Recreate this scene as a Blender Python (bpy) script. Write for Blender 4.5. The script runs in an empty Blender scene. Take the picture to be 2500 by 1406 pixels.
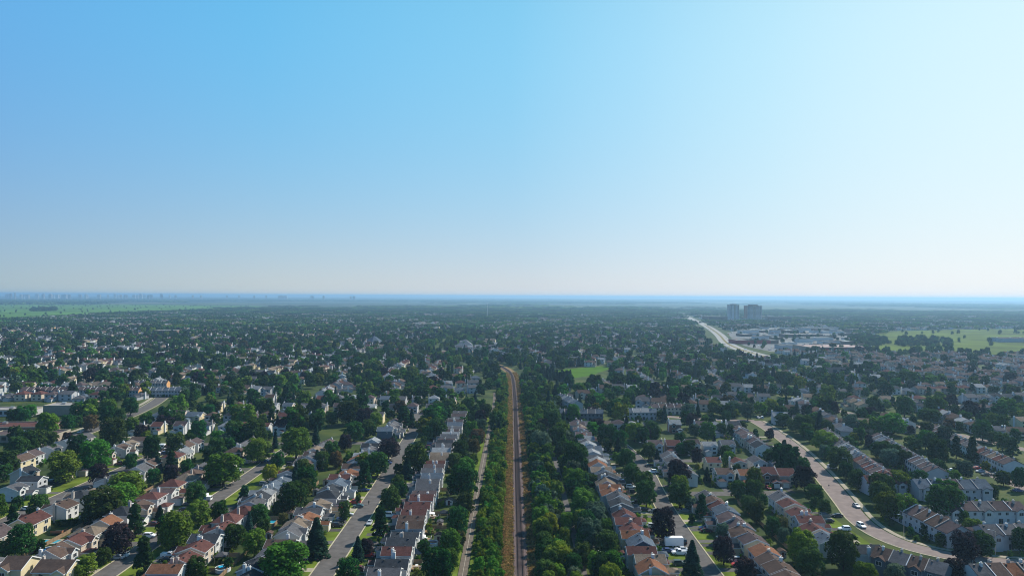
import bpy, bmesh, math, random
import numpy as np
from mathutils import Vector, Matrix
R = math.radians
S = bpy.context.scene
COL = S.collection
rng = random.Random(11)
nrg = np.random.default_rng(5)

# ------------------------------------------------------------------ camera
cam_d = bpy.data.cameras.new('camera'); cam = bpy.data.objects.new('camera', cam_d); COL.objects.link(cam)
cam_d.sensor_width = 36.0; cam_d.lens = 24.0; cam_d.clip_start = 1.0; cam_d.clip_end = 200000.0
PITCH = 0.687; ROLL = 0.287
cam.matrix_world = Matrix.Translation((0, 0, 90)) @ Matrix.Rotation(R(90 + PITCH), 4, 'X') @ Matrix.Rotation(R(ROLL), 4, 'Z')
S.camera = cam

# ------------------------------------------------------------------ sky, sun, exposure
SUN_AZ = 47.0      # degrees to the right of straight ahead
SUN_EL = 40.0
EXPO = 0.45
W = bpy.data.worlds.new('World'); S.world = W; W.use_nodes = True
wn = W.node_tree.nodes; wl = W.node_tree.links
bg = wn['Background']; bg.inputs['Strength'].default_value = 0.13
sky = wn.new('ShaderNodeTexSky'); sky.sky_type = 'NISHITA'; sky.sun_disc = False
sky.sun_elevation = R(SUN_EL); sky.sun_rotation = R(SUN_AZ)
sky.altitude = 90.0; sky.air_density = 1.0; sky.dust_density = 0.7; sky.ozone_density = 2.0
sd = Vector((math.sin(R(SUN_AZ)) * math.cos(R(SUN_EL)), math.cos(R(SUN_AZ)) * math.cos(R(SUN_EL)), math.sin(R(SUN_EL))))
# hazy summer air: paler towards the sun and, on every side alike, towards the horizon
def s2l(c): return tuple((v / 255 / 12.92 if v < 10.3 else ((v / 255 + .055) / 1.055) ** 2.4) for v in c)
wtc = wn.new('ShaderNodeTexCoord'); wdt = wn.new('ShaderNodeVectorMath'); wdt.operation = 'DOT_PRODUCT'; wdt.inputs[1].default_value = (math.sin(R(SUN_AZ)) * math.cos(R(12)), math.cos(R(SUN_AZ)) * math.cos(R(12)), math.sin(R(12)))   # haze glows low under the sun
wnm = wn.new('ShaderNodeVectorMath'); wnm.operation = 'NORMALIZE'; wl.new(wtc.outputs['Generated'], wnm.inputs[0]); wl.new(wnm.outputs[0], wdt.inputs[0])
def sky_ramp(stops):
    r = wn.new('ShaderNodeValToRGB'); r.color_ramp.interpolation = 'LINEAR'; e = r.color_ramp.elements
    while len(e) < len(stops): e.new(.5)
    for q, (p, c) in zip(e, stops): q.position = p; q.color = (*s2l(c), 1)
    wl.new(wdt.outputs['Value'], r.inputs[0]); return r.outputs[0]
up = sky_ramp([(.0, (84, 156, 226)), (.16, (90, 175, 236)), (.42, (96, 190, 242)), (.695, (124, 206, 246)), (.81, (155, 220, 251)), (.894, (181, 233, 254)), (.95, (201, 241, 255)), (1.0, (216, 247, 255))])
low = sky_ramp([(.0, (176, 186, 188)), (.11, (176, 192, 196)), (.40, (203, 208, 206)), (.68, (217, 218, 220)), (.886, (236, 236, 238)), (1.0, (248, 247, 247))])
wsp = wn.new('ShaderNodeSeparateXYZ'); wl.new(wnm.outputs[0], wsp.inputs[0]); wex = wn.new('ShaderNodeMath'); wex.operation = 'MULTIPLY'; wex.inputs[1].default_value = -7.2; wl.new(wsp.outputs['Z'], wex.inputs[0])
wmn = wn.new('ShaderNodeMath'); wmn.operation = 'MINIMUM'; wmn.inputs[1].default_value = 0.0; wl.new(wex.outputs[0], wmn.inputs[0])
wep = wn.new('ShaderNodeMath'); wep.operation = 'EXPONENT'; wl.new(wmn.outputs[0], wep.inputs[0])
wmx = wn.new('ShaderNodeMix'); wmx.data_type = 'RGBA'; wl.new(wep.outputs[0], wmx.inputs[0]); wl.new(up, wmx.inputs[6]); wl.new(low, wmx.inputs[7])
wsc = wn.new('ShaderNodeVectorMath'); wsc.operation = 'SCALE'; wsc.inputs['Scale'].default_value = 1 / bg.inputs['Strength'].default_value / 2 ** EXPO; wl.new(wmx.outputs[2], wsc.inputs[0])
wzr = wn.new('ShaderNodeMapRange'); wzr.interpolation_type = 'SMOOTHSTEP'; wzr.inputs[1].default_value = .30; wzr.inputs[2].default_value = 1.0; wzr.inputs[3].default_value = 1.0; wzr.inputs[4].default_value = .42; wl.new(wsp.outputs['Z'], wzr.inputs[0])   # the sky deepens towards the zenith
wdk = wn.new('ShaderNodeVectorMath'); wdk.operation = 'SCALE'; wl.new(wsc.outputs[0], wdk.inputs[0]); wl.new(wzr.outputs[0], wdk.inputs['Scale'])
wm2 = wn.new('ShaderNodeMix'); wm2.data_type = 'RGBA'; wm2.inputs[0].default_value = .96; wl.new(sky.outputs['Color'], wm2.inputs[6]); wl.new(wdk.outputs[0], wm2.inputs[7])
wl.new(wm2.outputs[2], bg.inputs['Color'])
sl = bpy.data.lights.new('sun', 'SUN'); sl.energy = 5.0; sl.angle = R(0.53); sl.color = (1.0, 0.94, 0.84)
sun = bpy.data.objects.new('sun', sl); COL.objects.link(sun)
sun.rotation_euler = sd.to_track_quat('Z', 'Y').to_euler(); sun.location = (0, 0, 300)
S.view_settings.view_transform = 'Standard'; S.view_settings.look = 'None'
S.view_settings.exposure = EXPO; S.view_settings.gamma = 1.0; S.view_settings.use_curve_mapping = False
S.cycles.use_denoising = True; S.cycles.pixel_filter_type = 'BLACKMAN_HARRIS'; S.cycles.filter_width = 1.0
S.cycles.max_bounces = 6; S.cycles.diffuse_bounces = 2; S.cycles.transparent_max_bounces = 8; S.cycles.volume_bounces = 0
HAZE = dict(color=(0.38, 0.64, 0.90), density=0.000108, aniso=0.34)

# ------------------------------------------------------------------ materials
def mat(name, col, rough=0.85, nscale=0, namt=0.0, spec=0.03, metal=0.0, rnd=0.0, bump=0.0):
    m = bpy.data.materials.new(name); m.use_nodes = True
    n = m.node_tree.nodes; l = m.node_tree.links; b = n['Principled BSDF']
    b.inputs['Base Color'].default_value = (*col, 1); b.inputs['Roughness'].default_value = rough
    b.inputs['Specular IOR Level'].default_value = spec; b.inputs['Metallic'].default_value = metal
    src = None
    if nscale:
        tc = n.new('ShaderNodeTexCoord'); t = n.new('ShaderNodeTexNoise'); t.inputs['Scale'].default_value = nscale; t.inputs['Detail'].default_value = 5
        l.new(tc.outputs['Object'], t.inputs['Vector'])
        mr = n.new('ShaderNodeMapRange'); mr.inputs[1].default_value = .3; mr.inputs[2].default_value = .7
        mr.inputs[3].default_value = 1 - namt; mr.inputs[4].default_value = 1 + namt
        l.new(t.outputs['Fac'], mr.inputs[0]); src = mr.outputs[0]
        if bump:
            bp = n.new('ShaderNodeBump'); bp.inputs['Strength'].default_value = bump; bp.inputs['Distance'].default_value = .05
            l.new(t.outputs['Fac'], bp.inputs['Height']); l.new(bp.outputs[0], b.inputs['Normal'])
    if rnd:
        oi = n.new('ShaderNodeObjectInfo'); mr2 = n.new('ShaderNodeMapRange'); mr2.inputs[3].default_value = 1 - rnd; mr2.inputs[4].default_value = 1 + rnd
        l.new(oi.outputs['Random'], mr2.inputs[0])
        if src is not None:
            mu = n.new('ShaderNodeMath'); mu.operation = 'MULTIPLY'; l.new(src, mu.inputs[0]); l.new(mr2.outputs[0], mu.inputs[1]); src = mu.outputs[0]
        else: src = mr2.outputs[0]
    if src is not None:
        vm = n.new('ShaderNodeVectorMath'); vm.operation = 'SCALE'; vm.inputs[0].default_value = col
        l.new(src, vm.inputs['Scale']); l.new(vm.outputs[0], b.inputs['Base Color'])
    return m

def leaf_mat(name, col, trans=0.22, hue=0.045, val=0.42):
    m = bpy.data.materials.new(name); m.use_nodes = True
    n = m.node_tree.nodes; l = m.node_tree.links; n.remove(n['Principled BSDF'])
    out = n['Material Output']
    oi = n.new('ShaderNodeObjectInfo'); ge = n.new('ShaderNodeNewGeometry')
    hs = n.new('ShaderNodeHueSaturation'); hs.inputs['Color'].default_value = (*col, 1)
    mh = n.new('ShaderNodeMapRange'); mh.inputs[3].default_value = .5 - hue; mh.inputs[4].default_value = .5 + hue
    l.new(oi.outputs['Random'], mh.inputs[0]); l.new(mh.outputs[0], hs.inputs['Hue'])
    mv = n.new('ShaderNodeMapRange'); mv.inputs[3].default_value = 1 - val; mv.inputs[4].default_value = 1 + val
    l.new(ge.outputs['Random Per Island'], mv.inputs[0])
    mo = n.new('ShaderNodeMath'); mo.operation = 'MULTIPLY_ADD'; mo.inputs[1].default_value = 7.13; mo.inputs[2].default_value = .0
    l.new(oi.outputs['Random'], mo.inputs[0])
    fr = n.new('ShaderNodeMath'); fr.operation = 'FRACT'; l.new(mo.outputs[0], fr.inputs[0])
    mo2 = n.new('ShaderNodeMapRange'); mo2.inputs[3].default_value = .6; mo2.inputs[4].default_value = 1.38; l.new(fr.outputs[0], mo2.inputs[0])
    mm = n.new('ShaderNodeMath'); mm.operation = 'MULTIPLY'; l.new(mv.outputs[0], mm.inputs[0]); l.new(mo2.outputs[0], mm.inputs[1])
    l.new(mm.outputs[0], hs.inputs['Value'])
    d = n.new('ShaderNodeBsdfDiffuse'); t = n.new('ShaderNodeBsdfTranslucent'); mx = n.new('ShaderNodeMixShader'); mx.inputs[0].default_value = trans
    l.new(hs.outputs[0], d.inputs['Color']); l.new(hs.outputs[0], t.inputs['Color'])
    l.new(d.outputs[0], mx.inputs[1]); l.new(t.outputs[0], mx.inputs[2]); l.new(mx.outputs[0], out.inputs['Surface'])
    return m

LEAFC = {'M': (.036, .082, .019), 'G': (.078, .155, .020), 'Y': (.130, .190, .018), 'L': (.28, .28, .02), 'P': (.030, .023, .028),
         'S': (.020, .050, .032), 'O': (.095, .078, .03), 'B': (.070, .112, .066), 'C': (.028, .068, .022), 'N': (.120, .210, .024)}
LEAF = {k: leaf_mat('foliage_' + k, c, .5 if k == 'N' else .24) for k, c in LEAFC.items()}
BARK = mat('bark', (.06, .045, .035), .95, 3, .3)
ROOFC = {'g': (.082, .082, .088), 's': (.036, .040, .046), 'b': (.080, .056, .046), 'r': (.088, .042, .037), 'o': (.150, .072, .043), 't': (.150, .118, .090),
         'l': (.19, .20, .21), 'n': (.075, .095, .12), 'm': (.082, .062, .062)}
ROOFN = {'g': 'grey', 's': 'slate', 'b': 'brown', 'r': 'red-brown', 'o': 'orange', 't': 'tan', 'l': 'pale grey', 'n': 'blue-grey', 'm': 'mauve-brown'}
WALLC = {'w': (.53, .53, .515), 'c': (.57, .48, .30), 'y': (.50, .42, .33), 'e': (.40, .40, .41), 'k': (.17, .095, .07), 'd': (.10, .12, .145)}
WALLN = {'w': 'white', 'c': 'cream', 'y': 'beige', 'e': 'grey', 'k': 'brick', 'd': 'dark-clad'}

def roof_mat(name, col):
    m = mat(name, col, .95, 0, 0, .02)
    n = m.node_tree.nodes; l = m.node_tree.links; b = n['Principled BSDF']
    tc = n.new('ShaderNodeTexCoord'); oi = n.new('ShaderNodeObjectInfo')
    n1 = n.new('ShaderNodeTexNoise'); n1.inputs['Scale'].default_value = .55; n1.inputs['Detail'].default_value = 6; n1.inputs['Roughness'].default_value = .65
    ad = n.new('ShaderNodeVectorMath'); ad.operation = 'ADD'; l.new(tc.outputs['Object'], ad.inputs[0]); l.new(oi.outputs['Location'], ad.inputs[1]); l.new(ad.outputs[0], n1.inputs['Vector'])
    br = n.new('ShaderNodeTexVoronoi'); br.inputs['Scale'].default_value = 2.6; l.new(ad.outputs[0], br.inputs['Vector'])
    sp = n.new('ShaderNodeSeparateColor'); l.new(br.outputs['Color'], sp.inputs[0])
    a = n.new('ShaderNodeMapRange'); a.inputs[1].default_value = .3; a.inputs[2].default_value = .7; a.inputs[3].default_value = .78; a.inputs[4].default_value = 1.22; l.new(n1.outputs['Fac'], a.inputs[0])
    c = n.new('ShaderNodeMapRange'); c.inputs[3].default_value = .85; c.inputs[4].default_value = 1.15; l.new(sp.outputs[0], c.inputs[0])
    e = n.new('ShaderNodeMapRange'); e.inputs[3].default_value = .85; e.inputs[4].default_value = 1.18; l.new(oi.outputs['Random'], e.inputs[0])
    p = n.new('ShaderNodeMath'); p.operation = 'MULTIPLY'; l.new(a.outputs[0], p.inputs[0]); l.new(c.outputs[0], p.inputs[1])
    q = n.new('ShaderNodeMath'); q.operation = 'MULTIPLY'; l.new(p.outputs[0], q.inputs[0]); l.new(e.outputs[0], q.inputs[1])
    vm = n.new('ShaderNodeVectorMath'); vm.operation = 'SCALE'; vm.inputs[0].default_value = col; l.new(q.outputs[0], vm.inputs['Scale']); l.new(vm.outputs[0], b.inputs['Base Color'])
    return m
ROOF = {k: roof_mat('shingles_' + k, c) for k, c in ROOFC.items()}
def wall_mat(name, col):
    m = mat(name, col, .8, .7, .07, .25)
    n = m.node_tree.nodes; l = m.node_tree.links; b = n['Principled BSDF']
    tc = n.new('ShaderNodeTexCoord'); wv = n.new('ShaderNodeTexWave'); wv.bands_direction = 'Z'; wv.wave_profile = 'SAW'; wv.inputs['Scale'].default_value = 1.6
    l.new(tc.outputs['Object'], wv.inputs['Vector']); bp = n.new('ShaderNodeBump'); bp.inputs['Strength'].default_value = .5; bp.inputs['Distance'].default_value = .02
    l.new(wv.outputs['Fac'], bp.inputs['Height']); l.new(bp.outputs[0], b.inputs['Normal'])
    return m
WALL = {k: wall_mat('siding_' + k, c) for k, c in WALLC.items()}
TRIM = mat('white_trim', (.62, .62, .61), .6)
DARK = mat('dark_metal', (.03, .03, .032), .6, spec=.3)
METAL = mat('flue_metal', (.55, .55, .55), .35, metal=.8, spec=.3)
GLASS = mat('window_glass', (.02, .025, .03), .08, spec=.6)
DOORW = mat('garage_door_paint', (.66, .64, .58), .6, 2, .05)
DOORD = mat('front_door_paint', (.10, .05, .04), .5)
BRICK = mat('chimney_brick', (.42, .37, .33), .9, 4, .15)
WOOD = mat('weathered_wood', (.26, .18, .11), .9, 3, .25)
ASPH = mat('asphalt', (.108, .099, .094), .95, .35, .22, spec=.05)
ASPH2 = mat('asphalt_warm', (.205, .165, .150), .95, .3, .16, spec=.05)
DRIVE = mat('driveway_asphalt', (.09, .085, .08), .95, .5, .25, rnd=.3, spec=.05)
CONC = mat('concrete', (.31, .275, .21), .9, .8, .12)
KERBM = mat('kerb_concrete', (.38, .34, .23), .9, 1.2, .12)
PATHM = mat('footpath_asphalt', (.135, .112, .09), .95, .5, .2, spec=.05)
LINEM = mat('path_line_paint', (.42, .38, .31), .8, 2, .25)
BALL = mat('ballast_stone', (.118, .086, .080), .95, 2.2, .35, bump=.6)
SLEEP = mat('sleeper_wood', (.112, .084, .078), .95, 3, .3)
RAILM = mat('rail_steel', (.035, .026, .024), .7)
LAWN = mat('lawn_grass', (.095, .130, .018), .95, .12, .45)
LAWN2 = mat('dry_lawn_grass', (.17, .14, .04), .95, .3, .3)
WATER = mat('pool_water', (.03, .30, .42), .08, 1.2, .1, spec=.5)
WATERB = mat('pool_water_deep', (.02, .10, .28), .08, 1.2, .1, spec=.5)
FLATR = mat('flat_roof_gravel', (.27, .25, .24), .95, .2, .15)
BROWNW = mat('brown_cladding', (.19, .13, .10), .9, 1, .1)
ORANGE = mat('orange_brick', (.55, .30, .13), .9, 1, .1)

# ------------------------------------------------------------------ mesh helpers
class MB:
    def __init__(s): s.v = []; s.f = []; s.m = []
    def add(s, vs, fs, mi=0):
        o = len(s.v); s.v += [tuple(p) for p in vs]
        for f in fs: s.f.append(tuple(o + i for i in f)); s.m.append(mi)
        return s
    def box(s, x0, x1, y0, y1, z0, z1, mi=0, bottom=True):
        vs = [(x0, y0, z0), (x1, y0, z0), (x1, y1, z0), (x0, y1, z0), (x0, y0, z1), (x1, y0, z1), (x1, y1, z1), (x0, y1, z1)]
        fs = [(4, 5, 6, 7), (0, 1, 5, 4), (1, 2, 6, 5), (2, 3, 7, 6), (3, 0, 4, 7)]
        if bottom: fs.append((3, 2, 1, 0))
        return s.add(vs, fs, mi)
    def hexa(s, a, b, mi=0):      # two quads a (bottom) and b (top), same winding
        return s.add(list(a) + list(b), [(3, 2, 1, 0), (4, 5, 6, 7), (0, 1, 5, 4), (1, 2, 6, 5), (2, 3, 7, 6), (3, 0, 4, 7)], mi)
    def cyl(s, x, y, z0, z1, r0, r1=None, n=8, mi=0, cap=True):
        r1 = r0 if r1 is None else r1; vs = []
        for z, r in ((z0, r0), (z1, r1)):
            for i in range(n): a = 2 * math.pi * i / n; vs.append((x + r * math.cos(a), y + r * math.sin(a), z))
        fs = [(i, (i + 1) % n, n + (i + 1) % n, n + i) for i in range(n)]
        if cap: fs += [tuple(range(n, 2 * n)), tuple(range(n - 1, -1, -1))]
        return s.add(vs, fs, mi)
    def tube(s, p0, p1, r0, r1, n=6, mi=0):
        p0 = Vector(p0); p1 = Vector(p1); d = (p1 - p0).normalized(); u = d.orthogonal().normalized(); w = d.cross(u); vs = []
        for p, r in ((p0, r0), (p1, r1)):
            for i in range(n): a = 2 * math.pi * i / n; vs.append(p + (u * math.cos(a) + w * math.sin(a)) * r)
        return s.add(vs, [(i, (i + 1) % n, n + (i + 1) % n, n + i) for i in range(n)] + [tuple(range(n, 2 * n))], mi)
    def mesh(s, name, mats):
        me = bpy.data.meshes.new(name); me.from_pydata(s.v, [], s.f)
        for m in mats: me.materials.append(m)
        if len(mats) > 1: me.polygons.foreach_set('material_index', s.m)
        me.update(); return me
def link(name, me, parent=None, loc=(0, 0, 0), rz=0.0, kind=None):
    o = bpy.data.objects.new(name, me); COL.objects.link(o); o.location = loc; o.rotation_euler = (0, 0, rz)
    if parent is not None: o.parent = parent
    if kind: o['kind'] = kind
    return o
def tag(o, label, cat, group=None):
    o['label'] = label; o['category'] = cat
    if group: o['group'] = group
    return o
def thing(name, label, cat, loc=(0, 0, 0), rz=0.0, group=None, sc=None):
    o = link(name, None, None, loc, rz); tag(o, label, cat, group)
    if sc: o.scale = sc
    return o
def structure(name, me, loc=(0, 0, 0), rz=0.0): return link(name, me, None, loc, rz, 'structure')
def omat(o, m, slot=0):
    o.material_slots[slot].link = 'OBJECT'; o.material_slots[slot].material = m
ONES = ['first', 'second', 'third', 'fourth', 'fifth', 'sixth', 'seventh', 'eighth', 'ninth', 'tenth', 'eleventh', 'twelfth', 'thirteenth', 'fourteenth', 'fifteenth', 'sixteenth', 'seventeenth', 'eighteenth', 'nineteenth', 'twentieth']
def ordinal(i):
    if i < 20: return ONES[i]
    t = 'twenty' if i < 30 else 'thirty'
    if i == 29: return 'thirtieth'
    return t + '-' + ONES[(i + 1) % 10 - 1]

# surveyed positions in metres: x to the right, y ahead of the camera, then sizes
TREES = [(-50.4, 211.8, 8.1, 9.1, 'M'),
(-70.1, 213.1, 16.8, 13.1, 'G'),
(110.4, 214.2, 7.6, 7.4, 'Y'),
(83.4, 214.2, 5.1, 6.1, 'M'),
(120.5, 214.7, 6.2, 7.1, 'B'),
(-98.7, 214.8, 7.0, 8.0, 'M'),
(73.7, 215.2, 7.2, 8.2, 'P'),
(-22.9, 215.5, 9.7, 10.8, 'M'),
(-131.8, 216.0, 4.1, 5.1, 'G'),
(112.8, 216.2, 5.4, 6.3, 'Y'),
(140.5, 216.8, 7.9, 7.6, 'P'),
(149.9, 216.9, 5.6, 6.6, 'Y'),
(135.9, 217.7, 4.2, 5.1, 'M'),
(29.2, 218.6, 7.3, 8.3, 'M'),
(-131.8, 219.3, 6.9, 6.8, 'G'),
(-110.5, 219.4, 2.3, 3.2, 'M'),
(-117.5, 219.9, 7.0, 12.8, 'C'),
(-106.8, 220.9, 3.0, 4.6, 'S'),
(97.0, 221.5, 8.5, 9.5, 'M'),
(58.7, 221.7, 7.0, 11.8, 'S'),
(-92.6, 224.7, 3.2, 4.1, 'M'),
(-19.8, 225.3, 6.1, 7.0, 'G'),
(109.8, 226.4, 10.4, 13.2, 'M'),
(-134.3, 228.5, 4.8, 5.8, 'M'),
(24.0, 229.0, 7.0, 8.0, 'M'),
(71.7, 231.0, 7.3, 9.5, 'P'),
(98.4, 231.7, 11.1, 11.6, 'Y'),
(153.4, 232.0, 9.6, 11.1, 'P'),
(-51.8, 232.5, 5.1, 8.7, 'S'),
(-172.0, 232.8, 5.6, 6.5, 'M'),
(-167.2, 234.5, 8.6, 11.4, 'M'),
(-135.1, 235.2, 9.7, 11.3, 'P'),
(-88.1, 235.7, 8.4, 9.4, 'G'),
(-20.8, 236.2, 8.6, 9.6, 'G'),
(-67.0, 236.5, 9.5, 13.8, 'S'),
(-49.8, 236.8, 5.2, 6.2, 'P'),
(-29.9, 236.8, 5.0, 5.9, 'M'),
(-164.4, 239.6, 3.9, 4.2, 'M'),
(164.6, 239.8, 7.6, 8.6, 'M'),
(109.6, 241.8, 4.6, 5.6, 'P'),
(-118.2, 242.8, 12.1, 13.2, 'G'),
(180.5, 243.1, 5.1, 9.1, 'M'),
(25.9, 243.4, 6.5, 7.5, 'M'),
(-18.0, 243.8, 3.7, 6.9, 'O'),
(-98.3, 244.1, 7.5, 8.5, 'M'),
(83.7, 248.0, 2.6, 3.5, 'P'),
(-183.7, 248.6, 4.8, 4.9, 'L'),
(-128.5, 249.2, 9.1, 10.1, 'M'),
(156.8, 249.4, 4.8, 4.9, 'M'),
(99.8, 250.3, 5.0, 6.0, 'B'),
(77.9, 251.8, 6.0, 7.0, 'B'),
(56.2, 252.6, 9.7, 12.3, 'P'),
(-139.0, 253.6, 7.3, 13.4, 'C'),
(-19.9, 255.1, 8.6, 11.9, 'M'),
(172.2, 255.2, 7.3, 8.3, 'G'),
(-48.5, 255.4, 7.4, 12.3, 'C'),
(-92.4, 256.0, 5.4, 6.3, 'M'),
(35.7, 257.0, 5.9, 6.9, 'G'),
(-98.3, 257.4, 4.2, 9.0, 'S'),
(98.7, 258.5, 6.5, 7.4, 'M'),
(151.3, 259.1, 2.7, 3.6, 'L'),
(156.9, 259.2, 4.0, 4.9, 'M'),
(102.8, 260.8, 6.0, 7.0, 'O'),
(-191.8, 264.1, 5.8, 9.6, 'C'),
(-97.3, 264.8, 8.1, 9.1, 'M'),
(-121.3, 266.1, 8.9, 10.0, 'G'),
(26.3, 266.2, 6.6, 7.6, 'M'),
(-88.9, 267.0, 4.4, 5.3, 'O'),
(-161.6, 270.9, 14.6, 13.4, 'M'),
(-115.5, 271.7, 7.3, 8.3, 'M'),
(71.7, 272.0, 2.9, 3.7, 'M'),
(179.7, 272.4, 5.0, 5.9, 'M'),
(-139.6, 272.6, 4.7, 6.5, 'S'),
(98.0, 273.2, 6.8, 8.9, 'M'),
(-64.3, 274.0, 5.5, 8.0, 'M'),
(-201.4, 274.1, 8.4, 9.4, 'G'),
(-189.2, 274.6, 8.7, 9.7, 'M'),
(34.8, 275.5, 6.1, 7.0, 'M'),
(158.9, 276.0, 10.1, 11.1, 'G'),
(77.2, 276.9, 5.8, 10.9, 'C'),
(176.2, 277.9, 14.9, 14.5, 'M'),
(153.8, 279.7, 9.9, 11.0, 'G'),
(-95.2, 280.0, 4.8, 5.8, 'M'),
(36.2, 280.2, 5.4, 6.3, 'B'),
(29.3, 281.1, 10.0, 11.0, 'G'),
(-18.8, 282.1, 8.1, 9.1, 'M'),
(-161.1, 283.2, 13.0, 12.1, 'G'),
(-49.9, 284.2, 9.5, 10.6, 'M'),
(130.0, 284.2, 5.5, 6.4, 'M'),
(-203.1, 285.6, 4.7, 5.6, 'M'),
(98.9, 285.7, 7.1, 7.7, 'M'),
(-91.0, 286.1, 13.2, 12.2, 'M'),
(76.0, 289.2, 4.7, 5.6, 'B'),
(129.7, 292.9, 4.2, 5.1, 'M'),
(48.7, 293.1, 3.9, 6.3, 'C'),
(57.9, 293.2, 9.3, 11.8, 'M'),
(72.2, 293.3, 9.9, 10.9, 'M'),
(-130.9, 294.5, 8.5, 9.5, 'M'),
(-115.3, 296.3, 6.8, 8.2, 'C'),
(109.4, 296.3, 4.3, 5.2, 'M'),
(-66.1, 297.0, 2.9, 3.7, 'M'),
(160.2, 297.6, 9.4, 10.5, 'M'),
(-167.2, 297.8, 16.0, 12.9, 'G'),
(133.1, 300.5, 8.7, 8.3, 'M'),
(-48.9, 301.4, 7.2, 8.2, 'M'),
(-21.5, 304.8, 13.8, 14.9, 'M'),
(108.2, 304.9, 7.9, 8.9, 'M'),
(101.5, 305.9, 7.3, 8.3, 'M'),
(-92.2, 306.4, 7.4, 8.3, 'M'),
(215.6, 306.8, 5.9, 6.8, 'M'),
(195.6, 308.9, 13.1, 8.6, 'G'),
(76.3, 309.3, 8.9, 9.5, 'Y'),
(169.7, 310.2, 8.7, 9.8, 'M'),
(60.3, 310.4, 9.8, 10.9, 'M'),
(218.1, 310.9, 5.3, 6.2, 'M'),
(167.2, 311.4, 9.6, 10.7, 'M'),
(-93.3, 312.7, 10.5, 11.6, 'M'),
(-51.4, 312.8, 7.2, 8.2, 'M'),
(29.6, 315.0, 10.0, 11.0, 'G'),
(179.8, 316.7, 10.4, 9.8, 'G'),
(112.9, 317.2, 8.8, 11.3, 'G'),
(-68.1, 318.0, 8.9, 14.2, 'C'),
(136.6, 318.9, 10.5, 11.6, 'P'),
(37.9, 321.1, 6.2, 7.1, 'M'),
(162.4, 321.5, 8.5, 9.5, 'M'),
(-135.1, 321.6, 17.3, 15.7, 'G'),
(-199.0, 322.6, 9.3, 10.3, 'P'),
(106.5, 322.8, 3.7, 7.2, 'S'),
(239.4, 322.8, 6.1, 10.6, 'M'),
(-168.8, 323.2, 7.1, 8.1, 'M'),
(-161.5, 325.9, 8.1, 9.1, 'P'),
(183.6, 325.9, 7.6, 8.6, 'G'),
(195.7, 327.4, 7.1, 8.1, 'M'),
(-214.3, 327.5, 15.1, 14.7, 'G'),
(-105.6, 327.8, 7.2, 8.2, 'Y'),
(57.9, 328.6, 8.8, 9.9, 'M'),
(-243.4, 328.7, 7.3, 8.2, 'M'),
(237.3, 330.0, 7.4, 7.2, 'M'),
(100.7, 331.0, 5.4, 6.3, 'G'),
(-116.6, 331.3, 7.6, 8.2, 'Y'),
(91.7, 334.1, 3.2, 4.6, 'S'),
(95.7, 334.5, 4.8, 7.2, 'S'),
(-51.2, 337.1, 7.8, 10.5, 'S'),
(-22.3, 339.0, 9.1, 10.1, 'G'),
(-161.0, 339.9, 7.5, 8.5, 'M'),
(-65.2, 340.6, 11.4, 12.5, 'M'),
(166.7, 340.7, 7.4, 8.3, 'M'),
(-251.5, 342.2, 10.8, 11.9, 'M'),
(226.3, 342.7, 9.7, 9.1, 'B'),
(213.7, 343.6, 9.7, 9.2, 'M'),
(-56.6, 343.9, 5.0, 5.9, 'M'),
(113.8, 345.9, 5.0, 5.9, 'M'),
(-179.1, 346.7, 6.0, 8.8, 'S'),
(-48.2, 347.2, 14.0, 15.2, 'M'),
(147.9, 347.5, 8.2, 9.2, 'M'),
(-212.1, 348.4, 16.7, 16.1, 'G'),
(-173.7, 349.7, 7.4, 11.2, 'C'),
(32.8, 350.0, 14.1, 15.3, 'M'),
(-195.7, 350.2, 7.4, 8.4, 'M'),
(102.1, 353.3, 4.1, 4.6, 'S'),
(-97.5, 353.8, 8.5, 9.5, 'M'),
(-120.9, 354.9, 7.8, 8.8, 'M'),
(-29.2, 355.4, 7.8, 8.8, 'M'),
(-100.9, 356.2, 5.8, 9.8, 'S'),
(246.9, 356.3, 4.7, 5.6, 'Y'),
(60.1, 356.5, 9.9, 11.0, 'M'),
(171.5, 357.3, 12.4, 12.2, 'M'),
(-91.4, 357.7, 7.6, 8.5, 'O'),
(137.4, 361.0, 9.4, 10.4, 'M'),
(115.3, 362.0, 8.0, 8.6, 'G'),
(208.8, 363.0, 8.5, 9.5, 'M'),
(-19.8, 363.3, 5.2, 6.2, 'G'),
(-161.2, 366.1, 7.7, 8.7, 'M'),
(-146.2, 367.4, 5.3, 7.3, 'S'),
(99.9, 368.0, 6.4, 9.0, 'P'),
(203.9, 368.2, 11.1, 9.2, 'B'),
(-136.5, 368.4, 14.1, 13.0, 'G'),
(78.6, 368.6, 4.6, 8.3, 'S'),
(229.8, 369.5, 11.4, 14.4, 'M'),
(-199.4, 370.1, 9.9, 13.7, 'M'),
(-267.5, 370.7, 11.7, 12.8, 'M'),
(152.9, 372.6, 5.4, 6.3, 'M'),
(-67.1, 374.9, 12.6, 11.7, 'P'),
(-98.4, 375.2, 9.0, 10.0, 'M'),
(-28.0, 375.5, 10.1, 11.2, 'M'),
(253.3, 376.1, 7.8, 15.1, 'C'),
(-162.1, 376.4, 10.5, 11.5, 'M'),
(-252.3, 376.5, 6.5, 7.5, 'M'),
(210.6, 377.2, 8.9, 9.9, 'M'),
(-118.6, 377.6, 16.7, 17.9, 'G'),
(76.0, 378.2, 8.7, 9.7, 'M'),
(-240.8, 380.0, 10.9, 12.0, 'M'),
(-186.3, 380.0, 12.0, 13.1, 'M'),
(119.3, 380.5, 6.9, 7.9, 'M'),
(175.2, 383.1, 6.8, 7.8, 'B'),
(207.8, 383.7, 11.9, 9.8, 'M'),
(16.5, 383.8, 11.8, 14.8, 'B'),
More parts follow.
